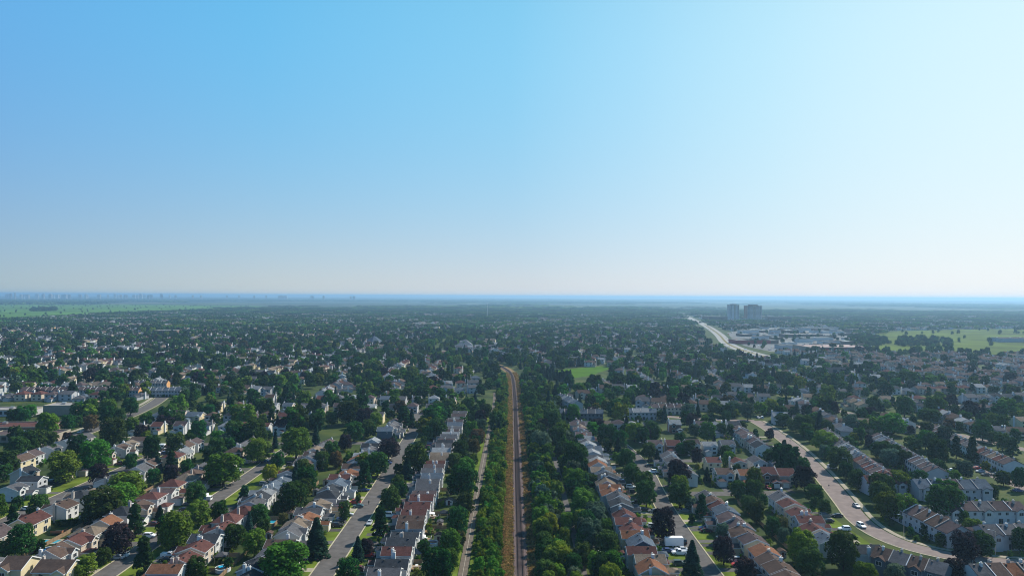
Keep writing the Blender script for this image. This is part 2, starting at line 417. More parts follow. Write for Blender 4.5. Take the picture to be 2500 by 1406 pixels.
(-272.7, 384.4, 12.2, 13.3, 'M'),
(250.6, 385.5, 7.2, 13.3, 'C'),
(283.9, 387.6, 8.7, 12.1, 'C'),
(101.2, 389.2, 9.3, 8.9, 'M'),
(96.9, 389.6, 6.4, 7.3, 'M'),
(-21.3, 390.0, 8.2, 8.8, 'O'),
(60.9, 390.2, 6.0, 10.1, 'S'),
(156.5, 391.4, 5.6, 8.9, 'S'),
(-271.9, 392.2, 11.3, 12.4, 'M'),
(156.6, 393.9, 4.8, 8.2, 'S'),
(-96.2, 397.1, 8.4, 9.4, 'P'),
(118.0, 398.2, 5.4, 10.2, 'S'),
(182.6, 400.1, 14.3, 12.4, 'G'),
(63.6, 400.7, 9.6, 12.2, 'M'),
(-172.0, 401.0, 9.6, 10.7, 'G'),
(26.8, 401.0, 12.7, 13.8, 'M'),
(-270.1, 401.8, 8.5, 9.5, 'M'),
(-138.7, 402.5, 4.6, 10.4, 'S'),
(31.2, 403.3, 6.2, 6.2, 'P'),
(291.1, 405.6, 9.5, 10.6, 'M'),
(-190.5, 405.9, 7.0, 8.0, 'M'),
(-263.2, 406.1, 7.0, 8.0, 'P'),
(40.8, 406.7, 7.4, 8.4, 'M'),
(246.3, 407.0, 9.2, 11.7, 'G'),
(-237.1, 407.2, 15.6, 16.8, 'M'),
(133.2, 407.3, 3.9, 4.8, 'B'),
(-152.7, 407.6, 14.9, 16.1, 'M'),
(-52.4, 408.0, 4.3, 6.4, 'M'),
(57.1, 408.6, 12.9, 14.1, 'M'),
(101.3, 410.6, 7.9, 8.9, 'M'),
(-20.1, 411.1, 9.9, 10.4, 'O'),
(-117.4, 411.2, 6.3, 12.7, 'S'),
(216.3, 413.6, 6.6, 7.6, 'P'),
(-167.9, 415.4, 12.8, 13.9, 'M'),
(246.0, 416.1, 6.6, 7.6, 'B'),
(264.5, 417.7, 11.0, 12.1, 'B'),
(-72.0, 419.7, 5.2, 5.8, 'S'),
(-191.9, 420.0, 10.1, 12.8, 'M'),
(-97.6, 422.7, 12.2, 12.0, 'M'),
(82.9, 422.7, 7.7, 10.0, 'P'),
(211.6, 422.8, 6.0, 6.9, 'Y'),
(297.5, 423.5, 7.2, 8.1, 'M'),
(-230.1, 425.2, 8.2, 9.2, 'P'),
(76.5, 425.2, 11.4, 11.9, 'Y'),
(185.9, 425.7, 6.8, 7.8, 'M'),
(122.4, 426.6, 11.5, 12.6, 'G'),
(-46.7, 427.0, 12.7, 13.8, 'M'),
(87.1, 427.7, 11.5, 12.6, 'M'),
(-292.0, 430.6, 13.6, 15.5, 'Y'),
(163.4, 432.5, 6.2, 7.2, 'P'),
(318.9, 432.6, 6.9, 7.9, 'M'),
(298.2, 433.0, 12.2, 13.3, 'M'),
(-81.9, 433.7, 3.7, 5.7, 'S'),
(117.8, 440.0, 7.6, 8.6, 'B'),
(-92.4, 440.4, 9.3, 10.3, 'M'),
(268.4, 441.4, 9.1, 10.2, 'M'),
(142.3, 442.9, 6.8, 7.8, 'M'),
(-27.7, 443.8, 7.2, 8.2, 'L'),
(-20.1, 444.5, 9.8, 10.3, 'B'),
(-150.3, 445.6, 8.6, 9.6, 'P'),
(136.8, 445.8, 7.3, 8.3, 'M'),
(-127.2, 447.0, 12.0, 13.1, 'M'),
(-291.2, 449.1, 9.9, 11.0, 'M'),
(-276.2, 449.8, 10.4, 10.9, 'O'),
(251.0, 450.9, 17.8, 14.2, 'G'),
(192.0, 451.2, 13.1, 12.9, 'M'),
(-141.2, 451.8, 15.6, 16.8, 'M'),
(265.2, 454.4, 4.7, 5.6, 'P'),
(57.4, 454.9, 10.9, 9.1, 'P'),
(76.8, 456.4, 5.7, 10.9, 'S'),
(27.7, 461.2, 14.2, 14.6, 'M'),
(49.4, 461.4, 6.6, 7.6, 'M'),
(303.2, 462.4, 6.1, 7.0, 'M'),
(-73.2, 462.7, 12.0, 16.3, 'C'),
(230.1, 463.3, 10.4, 11.5, 'B'),
(-293.8, 464.0, 6.7, 7.7, 'M'),
(136.2, 464.1, 7.6, 12.2, 'C'),
(-92.2, 464.5, 9.8, 10.9, 'G'),
(327.9, 466.1, 9.6, 12.2, 'G'),
(-100.4, 467.5, 12.6, 13.0, 'P'),
(-68.4, 469.4, 6.8, 12.8, 'S'),
(-341.5, 469.7, 9.9, 11.0, 'M'),
(124.1, 470.5, 9.0, 10.1, 'P'),
(-123.7, 471.1, 9.0, 10.1, 'M'),
(-338.4, 472.8, 11.3, 12.4, 'M'),
(-279.6, 474.4, 11.4, 12.5, 'M'),
(188.4, 475.1, 10.3, 9.7, 'M'),
(280.4, 477.3, 7.2, 8.2, 'C'),
(-113.2, 477.7, 17.4, 18.7, 'M'),
(-51.9, 478.4, 13.8, 14.9, 'M'),
(-24.9, 478.5, 9.2, 10.2, 'M'),
(-274.1, 479.2, 9.2, 10.2, 'M'),
(213.5, 481.4, 4.5, 5.4, 'Y'),
(90.3, 484.6, 5.1, 6.0, 'L'),
(324.9, 487.7, 8.2, 9.3, 'M'),
(-310.7, 491.3, 11.8, 12.9, 'G'),
(109.9, 491.4, 6.1, 12.3, 'S'),
(-244.4, 492.4, 10.4, 11.5, 'G'),
(193.2, 492.6, 10.9, 12.0, 'M'),
(302.0, 492.9, 15.3, 10.7, 'M'),
(-304.0, 494.8, 13.3, 14.4, 'G'),
(-219.2, 496.2, 9.5, 10.6, 'M'),
(45.0, 496.3, 11.0, 12.0, 'G'),
(75.5, 496.9, 12.4, 15.5, 'M'),
(-350.0, 498.3, 8.6, 9.6, 'G'),
(232.8, 500.7, 7.5, 8.5, 'M'),
(-294.7, 500.9, 12.5, 13.6, 'G'),
(129.9, 501.3, 11.1, 12.2, 'B'),
(-19.4, 501.4, 10.6, 11.7, 'M'),
(173.1, 501.4, 10.6, 13.4, 'B'),
(262.8, 501.6, 10.8, 10.2, 'P'),
(59.2, 503.5, 9.7, 9.2, 'P'),
(198.5, 504.1, 9.5, 10.5, 'M'),
(-283.1, 508.3, 12.2, 13.3, 'M'),
(220.9, 510.0, 9.6, 10.6, 'P'),
(-46.8, 512.3, 12.3, 13.4, 'M'),
(139.6, 512.3, 6.4, 10.1, 'S'),
(-32.2, 513.9, 12.8, 14.0, 'M'),
(160.8, 516.0, 7.9, 8.9, 'M'),
(334.3, 516.4, 8.7, 9.8, 'M'),
(297.7, 518.3, 14.6, 15.8, 'M'),
(321.9, 519.8, 17.1, 15.6, 'G'),
(170.2, 520.3, 8.5, 9.5, 'M'),
(244.3, 521.2, 10.8, 11.8, 'P'),
(200.2, 527.3, 11.1, 12.2, 'Y'),
(192.4, 533.6, 6.7, 7.6, 'B'),
(130.6, 533.8, 8.7, 9.7, 'M'),
(284.4, 536.0, 9.6, 10.6, 'B')]
CARS = [(-133.5, 235.6, 'x', 'suv', 'white'),
(-133.8, 233.7, 'x', 'sedan', 'silver'),
(-134.0, 254.4, 'x', 'suv', 'white'),
(-202.0, 286.0, 'x', 'sedan', 'white'),
(-136.1, 285.9, 'x', 'sedan', 'black'),
(-117.7, 241.9, 'x', 'sedan', 'black'),
(-118.5, 251.2, 'x', 'sedan', 'white'),
(-64.9, 291.5, 'x', 'sedan', 'teal'),
(-67.9, 274.9, 'x', 'sedan', 'blue'),
(-67.9, 271.7, 'x', 'sedan', 'black'),
(-67.5, 267.1, 'x', 'suv', 'black'),
(-55.7, 270.2, 'y', 'sedan', 'silver'),
(63.3, 251.6, 'y', 'suv', 'black'),
(59.3, 240.4, 'x', 'pickup', 'white'),
(55.6, 242.3, 'x', 'sedan', 'blue'),
(60.5, 243.5, 'x', 'sedan', 'silver'),
(55.7, 248.6, 'x', 'sedan', 'black'),
(56.7, 230.8, 'x', 'suv', 'green'),
(75.4, 266.4, 'x', 'sedan', 'blue'),
(75.1, 263.2, 'x', 'sedan', 'maroon'),
(56.3, 289.0, 'x', 'sedan', 'black'),
(59.6, 286.9, 'x', 'sedan', 'grey'),
(76.4, 233.9, 'x', 'suv', 'silver'),
(76.3, 230.0, 'x', 'sedan', 'red'),
(121.1, 322.8, 'y', 'sedan', 'red'),
(149.0, 295.6, 'y', 'sedan', 'silver'),
(137.9, 269.7, 'y', 'suv', 'white'),
(129.4, 282.1, 'x', 'suv', 'grey'),
(134.3, 282.2, 'x', 'sedan', 'black'),
(127.5, 275.4, 'x', 'sedan', 'black'),
(129.4, 265.8, 'x', 'suv', 'white'),
(-200.8, 387.2, 'x', 'sedan', 'white'),
(-201.2, 383.2, 'x', 'sedan', 'silver'),
(-280.1, 444.5, 'y', 'sedan', 'silver'),
(-280.8, 449.9, 'y', 'sedan', 'black'),
(-280.5, 454.0, 'y', 'sedan', 'grey'),
(-135.4, 367.5, 'x', 'sedan', 'black'),
(-133.0, 369.4, 'x', 'sedan', 'blue'),
(111.1, 478.8, 'y', 'sedan', 'white'),
(107.2, 331.7, 'y', 'sedan', 'skyblue'),
(124.3, 331.3, 'y', 'suv', 'white'),
(186.6, 509.9, 'y', 'suv', 'white'),
(183.9, 509.8, 'y', 'sedan', 'silver'),
(161.8, 412.2, 'x', 'van', 'white'),
(76.7, 374.7, 'x', 'sedan', 'black'),
(169.7, 361.4, 'x', 'van', 'white'),
(243.3, 355.2, 'x', 'sedan', 'silver'),
(241.7, 348.7, 'x', 'sedan', 'black'),
(247.0, 348.8, 'x', 'suv', 'black'),
(229.4, 357.5, 'x', 'sedan', 'white'),
(237.0, 320.1, 'x', 'sedan', 'blue'),
(246.3, 361.2, 'x', 'sedan', 'red')]
LAMPS = [(147.9, 257.9),
(170.4, 241.1),
(194.2, 456.5),
(182.6, 398.9),
(170.8, 347.7),
(74.2, 381.6),
(73.0, 327.2),
(-143.3, 221.0)]
ZONES = {'park': [(36.7, 805.1),
(66.5, 847.2),
(125.8, 889.9),
(125.1, 859.6),
(89.1, 778.4),
(65.7, 750.3)], 'fieldR': [(760.4, 1549.6),
(1042.5, 1868.8),
(1560.8, 2065.4),
(813.3, 1068.0),
(701.9, 1083.8),
(589.0, 1116.0)], 'fieldL': [(-1647.3, 2130.7),
(-1731.5, 2512.0),
(-1763.9, 2942.8),
(-1809.8, 3552.0),
(-1699.1, 3882.8),
(-1785.6, 5006.2),
(-2028.6, 5547.3),
(-3384.5, 5941.8),
(-4277.3, 5445.4)], 'retail': [(547.7, 1738.4),
(730.4, 2029.0),
(1019.7, 2060.4),
(620.1, 1223.3),
(465.5, 1092.8),
(430.6, 1139.2),
(431.1, 1260.5),
(466.6, 1439.8)], 'brown': [(386.7, 877.0),
(491.2, 1049.7),
(585.4, 1084.6),
(828.3, 1054.5),
(428.6, 545.9),
(345.7, 534.0),
(394.7, 609.6),
(464.2, 673.2),
(441.7, 736.7),
(426.2, 835.9)], 'parkview': [(36.3, 796.6),
(126.0, 854.8),
(94.2, 680.5),
(33.0, 678.2)], 'clumpA': [(659.4, 1353.7),
(783.3, 1582.8),
(837.4, 1525.8),
(705.9, 1279.3),
(641.9, 1244.4)], 'clumpB': [(714.2, 1269.5),
(832.3, 1468.4),
(909.4, 1531.6),
(934.4, 1449.3),
(796.1, 1234.9)], 'clumpC': [(-2414.6, 3419.1),
(-2936.0, 4185.5),
(-2894.6, 4341.7),
(-2346.8, 3526.8)], 'conifers': [(31.7, 745.2),
(38.7, 796.7),
(65.3, 746.6),
(62.3, 711.3)], 'school': [(-438.6, 559.8),
(-393.1, 576.6),
(-344.9, 562.8),
(-316.2, 511.1),
(-283.9, 420.6),
(-319.4, 408.2)]}
MARK = {'motorhome': (-205.6, 397.7), 'boxtruck': (-134.9, 299.5), 'trailer': (58.9, 247.9), 'pool1': (32.6, 241.6), 'pool2': (32.3, 249.1), 'pool3': (-28.4, 247.9), 'pool4': (-93.9, 223.9), 'pool5': (-161.3, 239.4), 'pool6': (-167.4, 249.2), 'pool7': (-88.4, 286.6), 'pool8': (-95.1, 272.9), 'gaz1': (36.6, 252.1), 'gaz2': (-32.4, 235.1), 'gaz3': (-32.8, 249.9), 'gaz4': (-97.6, 231.7), 'gaz5': (-27.2, 278.5), 'parasol': (-70.9, 283.6), 'awning': (-32.4, 277.4), 'shed1': (38.1, 232.4), 'shed2': (-160.4, 266.6), 'deck': (-172.2, 256.4), 'hedge': (-170.7, 266.5), 'walk1': (150.9, 325.1), 'walk2': (173.8, 426.6), 'walk3': (-61.3, 295.4), 'gym': (-335.6, 514.1), 'wing': (-321.9, 449.0), 'tower1': (834.4, 2575.1), 'tower2': (912.3, 2585.8), 'shop1': (536.1, 1145.7), 'shop2': (639.2, 1439.8), 'shop3': (486.9, 1341.2), 'shop4': (466.3, 1339.7), 'shop5': (658.3, 1556.5), 'shop6': (840.6, 1893.5), 'shop7': (761.3, 2114.7), 'shop8': (736.8, 2480.5), 'shop9': (996.6, 2555.5), 'shop10': (914.5, 1772.8), 'shop11': (1042.9, 1431.3), 'shop12': (1573.2, 2676.3), 'hall1': (-746.5, 1483.7), 'hall2': (-1167.7, 1651.6), 'aframe': (360.8, 774.1), 'pyramid': (-65.5, 1160.0), 'church': (-248.7, 1234.2), 'mast': (-98.8, 2764.5)}
SKY = [((-8797, 11207), 43, 30, 96),
((-8739, 11199), 22, 15, 88),
((-8300, 11404), 25, 18, 106),
((-8566, 12318), 50, 35, 86),
((-8394, 11369), 43, 30, 84),
((-8206, 11174), 36, 25, 88),
((-8098, 11983), 36, 25, 86),
((-7918, 11548), 29, 20, 88),
((-7810, 12896), 43, 30, 81),
((-7659, 11320), 36, 25, 81),
((-7522, 12053), 36, 25, 86),
((-7163, 12493), 29, 20, 84),
((-6882, 11837), 36, 25, 93),
((-6615, 12878), 43, 30, 96),
((-6500, 11960), 43, 30, 96),
((-6263, 11535), 36, 25, 81),
((-5831, 11839), 36, 25, 77),
((-5723, 11166), 29, 20, 79),
((-5543, 11858), 29, 20, 77),
((-5255, 11547), 29, 20, 77),
((-5075, 12701), 29, 20, 79),
((-4535, 12596), 22, 15, 80),
((-4053, 11997), 86, 60, 79),
((-3707, 11157), 65, 45, 76),
((-3383, 11558), 58, 40, 76),
((-3182, 11536), 29, 20, 77),
((-8494, 11475), 36, 25, 81),
((-8869, 11517), 36, 25, 84),
((-8026, 12665), 36, 25, 84),
((-6047, 11355), 36, 25, 76),
((-6407, 11192), 29, 20, 79),
((-8465, 12770), 25, 18, 76),
((-8660, 12118), 24, 17, 76),
((-6821, 12883), 50, 35, 78),
((-8499, 11825), 41, 29, 75),
((-8618, 12722), 25, 18, 75),
((-6798, 12277), 51, 36, 79),
((-7104, 12524), 29, 20, 76),
((-7522, 12441), 48, 34, 79),
((-6912, 11990), 25, 17, 77),
((-7414, 11267), 40, 28, 75),
((-7892, 11480), 25, 17, 79),
((-6947, 12673), 41, 29, 76),
((-6842, 12720), 42, 30, 79),
((-6989, 12764), 40, 28, 76),
((-7590, 11706), 37, 26, 75),
((-8298, 12282), 51, 36, 74),
((-8922, 12539), 44, 31, 75),
((-7745, 12256), 39, 27, 76),
((-6629, 12567), 29, 20, 76),
((-8545, 12050), 44, 31, 75),
((-8176, 12279), 48, 34, 76),
((-7687, 12335), 54, 38, 74),
((-8886, 11583), 30, 21, 78),
((-7550, 12761), 30, 21, 76),
((-8606, 12821), 38, 27, 74),
((-7353, 11234), 54, 38, 80),
((-7262, 12848), 56, 39, 74),
((-8337, 12831), 56, 39, 78),
((-8044, 12303), 56, 39, 78),
((-7062, 11180), 32, 23, 75),
((-4800, 12718), 27, 19, 73),
((-2676, 11330), 34, 23, 72),
((-6439, 12843), 28, 19, 76),
((-5134, 12301), 32, 22, 73),
((-2594, 11209), 37, 26, 73)]


# ------------------------------------------------------------------ ground
def ground_mat():
    m = mat('ground_cover', (.05, .07, .02), .97, 0, 0, .1)
    n = m.node_tree.nodes; l = m.node_tree.links; b = n['Principled BSDF']
    ge = n.new('ShaderNodeNewGeometry')
    def noise(sc, det=4):
        t = n.new('ShaderNodeTexNoise'); t.inputs['Scale'].default_value = sc; t.inputs['Detail'].default_value = det; l.new(ge.outputs['Position'], t.inputs['Vector']); return t.outputs['Fac']
    def ramp(f, stops):
        r = n.new('ShaderNodeValToRGB'); e = r.color_ramp.elements
        while len(e) < len(stops): e.new(.5)
        for q, (p, c) in zip(e, stops): q.position = p; q.color = (*c, 1)
        l.new(f, r.inputs[0]); return r.outputs[0]
    near = ramp(noise(.05, 6), [(.3, (.018, .030, .010)), (.48, (.036, .056, .014)), (.6, (.060, .078, .018)), (.75, (.09, .08, .035))])
    # far country: fields and woodland seen from afar
    vo = n.new('ShaderNodeTexVoronoi'); vo.inputs['Scale'].default_value = .0011; vo.distance = 'MANHATTAN'; l.new(ge.outputs['Position'], vo.inputs['Vector'])
    sp = n.new('ShaderNodeSeparateColor'); l.new(vo.outputs['Color'], sp.inputs[0])
    fld = ramp(sp.outputs[0], [(.25, (.03, .05, .018)), (.45, (.05, .075, .025)), (.62, (.10, .13, .04)), (.8, (.17, .16, .08)), (.95, (.035, .055, .02))])
    wood = ramp(noise(.0016, 7), [(.40, (0, 0, 0)), (.52, (1, 1, 1))])
    mx = n.new('ShaderNodeMix'); mx.data_type = 'RGBA'; l.new(wood, mx.inputs[0]); l.new(fld, mx.inputs[6]); mx.inputs[7].default_value = (.026, .042, .016, 1)
    ln = n.new('ShaderNodeVectorMath'); ln.operation = 'LENGTH'; l.new(ge.outputs['Position'], ln.inputs[0])
    mr = n.new('ShaderNodeMapRange'); mr.inputs[1].default_value = 2200; mr.inputs[2].default_value = 4500; l.new(ln.outputs['Value'], mr.inputs[0])
    m2 = n.new('ShaderNodeMix'); m2.data_type = 'RGBA'; l.new(mr.outputs[0], m2.inputs[0]); l.new(near, m2.inputs[6]); l.new(mx.outputs[2], m2.inputs[7])
    l.new(m2.outputs[2], b.inputs['Base Color'])
    return m
E = 60000.0
g = MB(); g.add([(-E, -4000, 0), (E, -4000, 0), (E, E, 0), (-E, E, 0)], [(0, 1, 2, 3)])
structure('ground', g.mesh('ground', [ground_mat()]))

# ------------------------------------------------------------------ haze
hm = bpy.data.materials.new('haze_air'); hm.use_nodes = True; hn = hm.node_tree.nodes; hn.remove(hn['Principled BSDF'])
pv = hn.new('ShaderNodeVolumePrincipled'); pv.inputs['Color'].default_value = (*HAZE['color'], 1); pv.inputs['Density'].default_value = HAZE['density']; pv.inputs['Anisotropy'].default_value = HAZE['aniso']
hm.node_tree.links.new(pv.outputs[0], hn['Material Output'].inputs['Volume'])
hz = MB(); hz.box(-E - 500, E + 500, -4500, E + 500, -1.0, 112.0)
link('haze', hz.mesh('haze', [hm]), kind='stuff')

# ------------------------------------------------------------------ roads
def offs(pts, d):
    out = []
    for i, p in enumerate(pts):
        a = pts[max(i - 1, 0)]; c = pts[min(i + 1, len(pts) - 1)]; dx, dy = c[0] - a[0], c[1] - a[1]; k = math.hypot(dx, dy) or 1
        out.append((p[0] + dy / k * d, p[1] - dx / k * d))
    return out
def smooth(pts, it=2):
    for _ in range(it):
        q = [pts[0]]
        for a, b in zip(pts, pts[1:]):
            q += [(a[0] * .75 + b[0] * .25, a[1] * .75 + b[1] * .25), (a[0] * .25 + b[0] * .75, a[1] * .25 + b[1] * .75)]
        pts = q + [pts[-1]]
    return pts
def strip_mesh(name, pts, d0, d1, z0, z1, m):
    a, b = offs(pts, d0), offs(pts, d1); mb = MB(); n = len(pts)
    if z1 - z0 < .02:
        mb.add([(x, y, z1) for x, y in a] + [(x, y, z1) for x, y in b], [(i, n + i, n + i + 1, i + 1) for i in range(n - 1)])
    else:
        for i in range(n - 1):
            mb.hexa([(*a[i], z0), (*b[i], z0), (*b[i + 1], z0), (*a[i + 1], z0)], [(*a[i], z1), (*b[i], z1), (*b[i + 1], z1), (*a[i + 1], z1)])
    return mb.mesh(name, [m])
def road(name, pts, w, m=ASPH, kerb='lr', kw=.45, z=.02, sm=2):
    p = smooth(pts, sm)
    structure(name, strip_mesh(name, p, -w / 2, w / 2, z - .004, z, m))
    if 'l' in kerb: structure('kerb', strip_mesh('kerb', p, -w / 2 - kw, -w / 2, 0, .13, KERBM))
    if 'r' in kerb: structure('kerb', strip_mesh('kerb', p, w / 2, w / 2 + kw, 0, .13, KERBM))
road('street', [(-60.5, 150), (-60.8, 300), (-63.5, 400), (-65.5, 470), (-69, 512), (-74, 540)], 7.6)
road('street', [(-130, 150), (-130, 300), (-130.5, 404)], 7.8, z=.024)
road('street', [(-67, 418), (-100, 418), (-134, 415), (-198, 412)], 7.4, z=.028, kerb='')
road('street', [(-200, 150), (-200, 300), (-199, 408)], 7.8, z=.02)
road('main_road', [(-272, 250), (-275, 420), (-279, 470), (-284, 515), (-297, 575), (-330, 668)], 10.5)
road('footpath', [(-283, 260), (-286, 430), (-290, 478), (-295, 520), (-307, 580), (-338, 664)], 3.0, CONC, '', z=.016)
road('street', [(65, 150), (65, 280), (67.5, 322), (70, 352), (70, 390), (64, 440), (58, 470)], 7.4)
road('street', [(70, 314), (95, 314), (128, 316)], 7.0, z=.026, kerb='')
road('street', [(74, 377), (110, 377), (134, 379)], 6.5, z=.026, kerb='')
road('wide_street', [(178, 500), (177, 470), (172, 420), (162, 365), (148, 305), (140, 275), (141, 255), (149, 243), (163, 235), (185, 231), (260, 229)], 8.8, ASPH2, 'r', .5)
road('pavement', offs(smooth([(178, 500), (177, 470), (172, 420), (162, 365), (148, 305), (140, 275), (141, 255), (149, 243), (163, 235), (185, 231), (260, 229)], 2), -6.0), 2.0, CONC, '', z=.06, sm=0)
road('street', [(178, 500), (150, 502), (120, 512), (95, 540)], 7.5, ASPH2, '', z=.03)
road('street', [(300, 230), (262, 262), (246, 305), (243, 330), (250, 372)], 7.0, ASPH2, '', z=.02)
road('street', [(318, 360), (304, 420), (290, 470), (270, 520), (235, 600)], 8.0, ASPH2, 'lr', .6, z=.02)
road('street', [(420, 560), (330, 600), (270, 660), (240, 760)], 8.0, ASPH2, 'lr', .6, z=.024)
road('highway', [(386, 1000), (389, 1100), (396, 1200), (425, 1360), (500, 1640), (630, 2230), (745, 2850), (900, 3600)], 24, mat('highway_asphalt', (.30, .29, .28), .95, .1, .1), '', z=.05)
road('main_road', [(330, 640), (352, 760), (372, 880), (386, 1000)], 9, ASPH2, '', z=.03)
road('grass_median', [(386, 1000), (389, 1100), (396, 1200), (425, 1360), (500, 1640), (630, 2230)], 4.5, LAWN2, '', z=.10)
# footpath along the scrub, with its centre line
road('footpath', [(-15.6, 150), (-15.4, 330), (-14.6, 460), (-14.0, 560), (-15.5, 640)], 3.0, PATHM, '', z=.02)
structure('path_line', strip_mesh('path_line', smooth([(-15.6, 150), (-15.4, 330), (-14.6, 460)], 1), -.05, .05, .02, .028, LINEM))
road('footpath', [(23.5, 150), (24, 300), (24.5, 420), (26, 520)], 2.4, ASPH, '', z=.02)
# grass verges
for pts, w, m in (([(-18.6, 150), (-18.4, 330), (-17.6, 460), (-17, 560)], 2.6, LAWN), ([(-12.6, 150), (-12.4, 330), (-11.6, 460), (-11, 560)], 2.4, LAWN)):
    structure('grass_verge', strip_mesh('grass_verge', pts, -w / 2, w / 2, .006, .012, m))
for x0, x1, y0, y1, m in ((-71.5, -64.9, 175, 404, LAWN), (-56.4, -49.5, 175, 500, LAWN), (-141, -134.4, 175, 400, LAWN), (-125.6, -119, 175, 400, LAWN), (-212, -204.4, 175, 405, LAWN), (-195.6, -188, 175, 405, LAWN),
                          (53.5, 60.7, 175, 305, LAWN), (69.3, 76, 175, 308, LAWN), (124, 132, 250, 300, LAWN)):
    structure('front_lawn', MB().add([(x0, y0, .008), (x1, y0, .008), (x1, y1, .008), (x0, y1, .008)], [(0, 1, 2, 3)]).mesh('front_lawn', [m]))
def poly(name, pts, z, m):
    return structure(name, MB().add([(x, y, z) for x, y in pts], [tuple(range(len(pts)))]).mesh(name, [m]))
poly('grass_verge', [(151, 252), (157, 245.5), (168, 241.5), (196, 239), (196, 243.5), (170, 246), (158, 251)], .02, LAWN2)
# ------------------------------------------------------------------ railway
RAILX = [(3.3, 150), (3.2, 540), (2.6, 660), (1.4, 752), (-2, 810), (-8, 850), (-21, 905), (-42, 960), (-75, 1030), (-130, 1130)]
RS = smooth(RAILX, 3)
def railx(y):
    for a, b in zip(RS, RS[1:]):
        if a[1] <= y <= b[1]: return a[0] + (b[0] - a[0]) * (y - a[1]) / (b[1] - a[1] + 1e-9)
    return RS[0][0] if y < RS[0][1] else RS[-1][0]
mb = MB(); L0, L1 = offs(RS, -3.0), offs(RS, 3.0); M0, M1 = offs(RS, -2.1), offs(RS, 2.1)
for i in range(len(RS) - 1):
    for (p, zp), (q, zq) in (((L0, .02), (M0, .45)), ((M0, .45), (M1, .45)), ((M1, .45), (L1, .02))):
        mb.add([(*p[i], zp), (*q[i], zq), (*q[i + 1], zq), (*p[i + 1], zp)], [(0, 1, 2, 3)])
structure('railway_ballast', mb.mesh('railway_ballast', [BALL]))
tr = thing('railway_track', 'single railway track on brown ballast running straight between two strips of dry grass', 'railway track', (3.3, 205, 0))
for sd_ in (-.76, .76):
    o = link('rail', strip_mesh('rail', offs(RS, sd_), -.05, .05, .56, .76, RAILM), tr); o.location = (-3.3, -205, 0)
slm = MB(); slm.box(-1.3, 1.3, -.115, .115, .44, .57); slm = slm.mesh('sleeper', [SLEEP])
ys = 206.0
for k in range(300): link('sleeper', slm, tr, (railx(ys) - 3.3, ys - 205, 0)); ys += .78
rest = MB()
while ys < 960:
    x = railx(ys); rest.box(x - 1.3 - 3.3, x + 1.3 - 3.3, ys - .13 - 205, ys + .13 - 205, .44, .57, bottom=False); ys += .78
link('distant_sleeper', rest.mesh('distant_sleeper', [SLEEP]), tr, kind='stuff')

# ------------------------------------------------------------------ vegetation templates
def quads_mesh(name, P, N, size, mats, extra=None):
    """leaf sprays: one small bent quad per point P facing N"""
    n = len(P); N = N / (np.linalg.norm(N, axis=1, keepdims=True) + 1e-9)
    t = nrg.normal(size=(n, 3)); t -= (t * N).sum(1, keepdims=True) * N; t /= np.linalg.norm(t, axis=1, keepdims=True) + 1e-9
    b = np.cross(N, t); sx = (size * nrg.uniform(.6, 1.4, n))[:, None]; sy = (size * nrg.uniform(.5, 1.1, n))[:, None]
    V = np.empty((n, 4, 3)); V[:, 0] = P - t * sx - b * sy * .4; V[:, 1] = P + b * sy * -.9 + t * sx * .2; V[:, 2] = P + t * sx + b * sy * .3; V[:, 3] = P + b * sy - t * sx * .2
    V[:, 1] -= N * sx * .25; V[:, 3] -= N * sx * .25
    V = V.reshape(-1, 3); F = np.arange(4 * n).reshape(-1, 4)
    me = bpy.data.meshes.new(name); vs = V; fl = F.ravel(); tot = len(F)
    me.vertices.add(len(vs)); me.vertices.foreach_set('co', vs.ravel().astype(np.float32))
    me.loops.add(len(fl)); me.loops.foreach_set('vertex_index', fl.astype(np.int32))
    me.polygons.add(tot); me.polygons.foreach_set('loop_start', np.arange(0, 4 * tot, 4, dtype=np.int32)); me.polygons.foreach_set('loop_total', np.full(tot, 4, np.int32))
    for m in mats: me.materials.append(m)
    me.update(calc_edges=True); return me
def lobes_broad(seed, W=8.0, H=10.0, n=26, base=.2, shape='round'):
    r = random.Random(seed); out = []
    for i in range(n):
        u = (i + .5) / n; z = base + (1 - base) * u * .93
        f = (z - base) / (1 - base)
        if shape == 'round': rad = math.sqrt(max(0, 1 - (2 * f - .82) ** 2 / 1.5))
        elif shape == 'cone': rad = (1 - f) ** .75 * 1.02 + .06
        else: rad = math.sqrt(max(0.02, 1 - (2 * f - .9) ** 2))
        a = i * 2.399 + r.uniform(-.5, .5); q = rad * r.uniform(.5, .84) * W / 2
        lr = W * r.uniform(.095, .19) * (1.15 if shape == 'round' else .9)
        out.append((q * math.cos(a), q * math.sin(a), z * H - lr * .35, lr))
    for i in range(n // 2):      # ragged outer sprays
        f = r.uniform(.1, .95); a = r.uniform(0, 6.28); rad = (math.sqrt(max(0, 1 - (2 * f - .82) ** 2 / 1.5)) if shape == 'round' else (1 - f) ** .75 + .06) * r.uniform(.82, 1.08) * W / 2
        out.append((rad * math.cos(a), rad * math.sin(a), (base + (1 - base) * f) * H, W * r.uniform(.04, .085)))
    out.append((0, 0, (base + .42 * (1 - base)) * H, W * .27)); out.append((0, 0, (base + .7 * (1 - base)) * H, W * .20))
    return np.array(out)
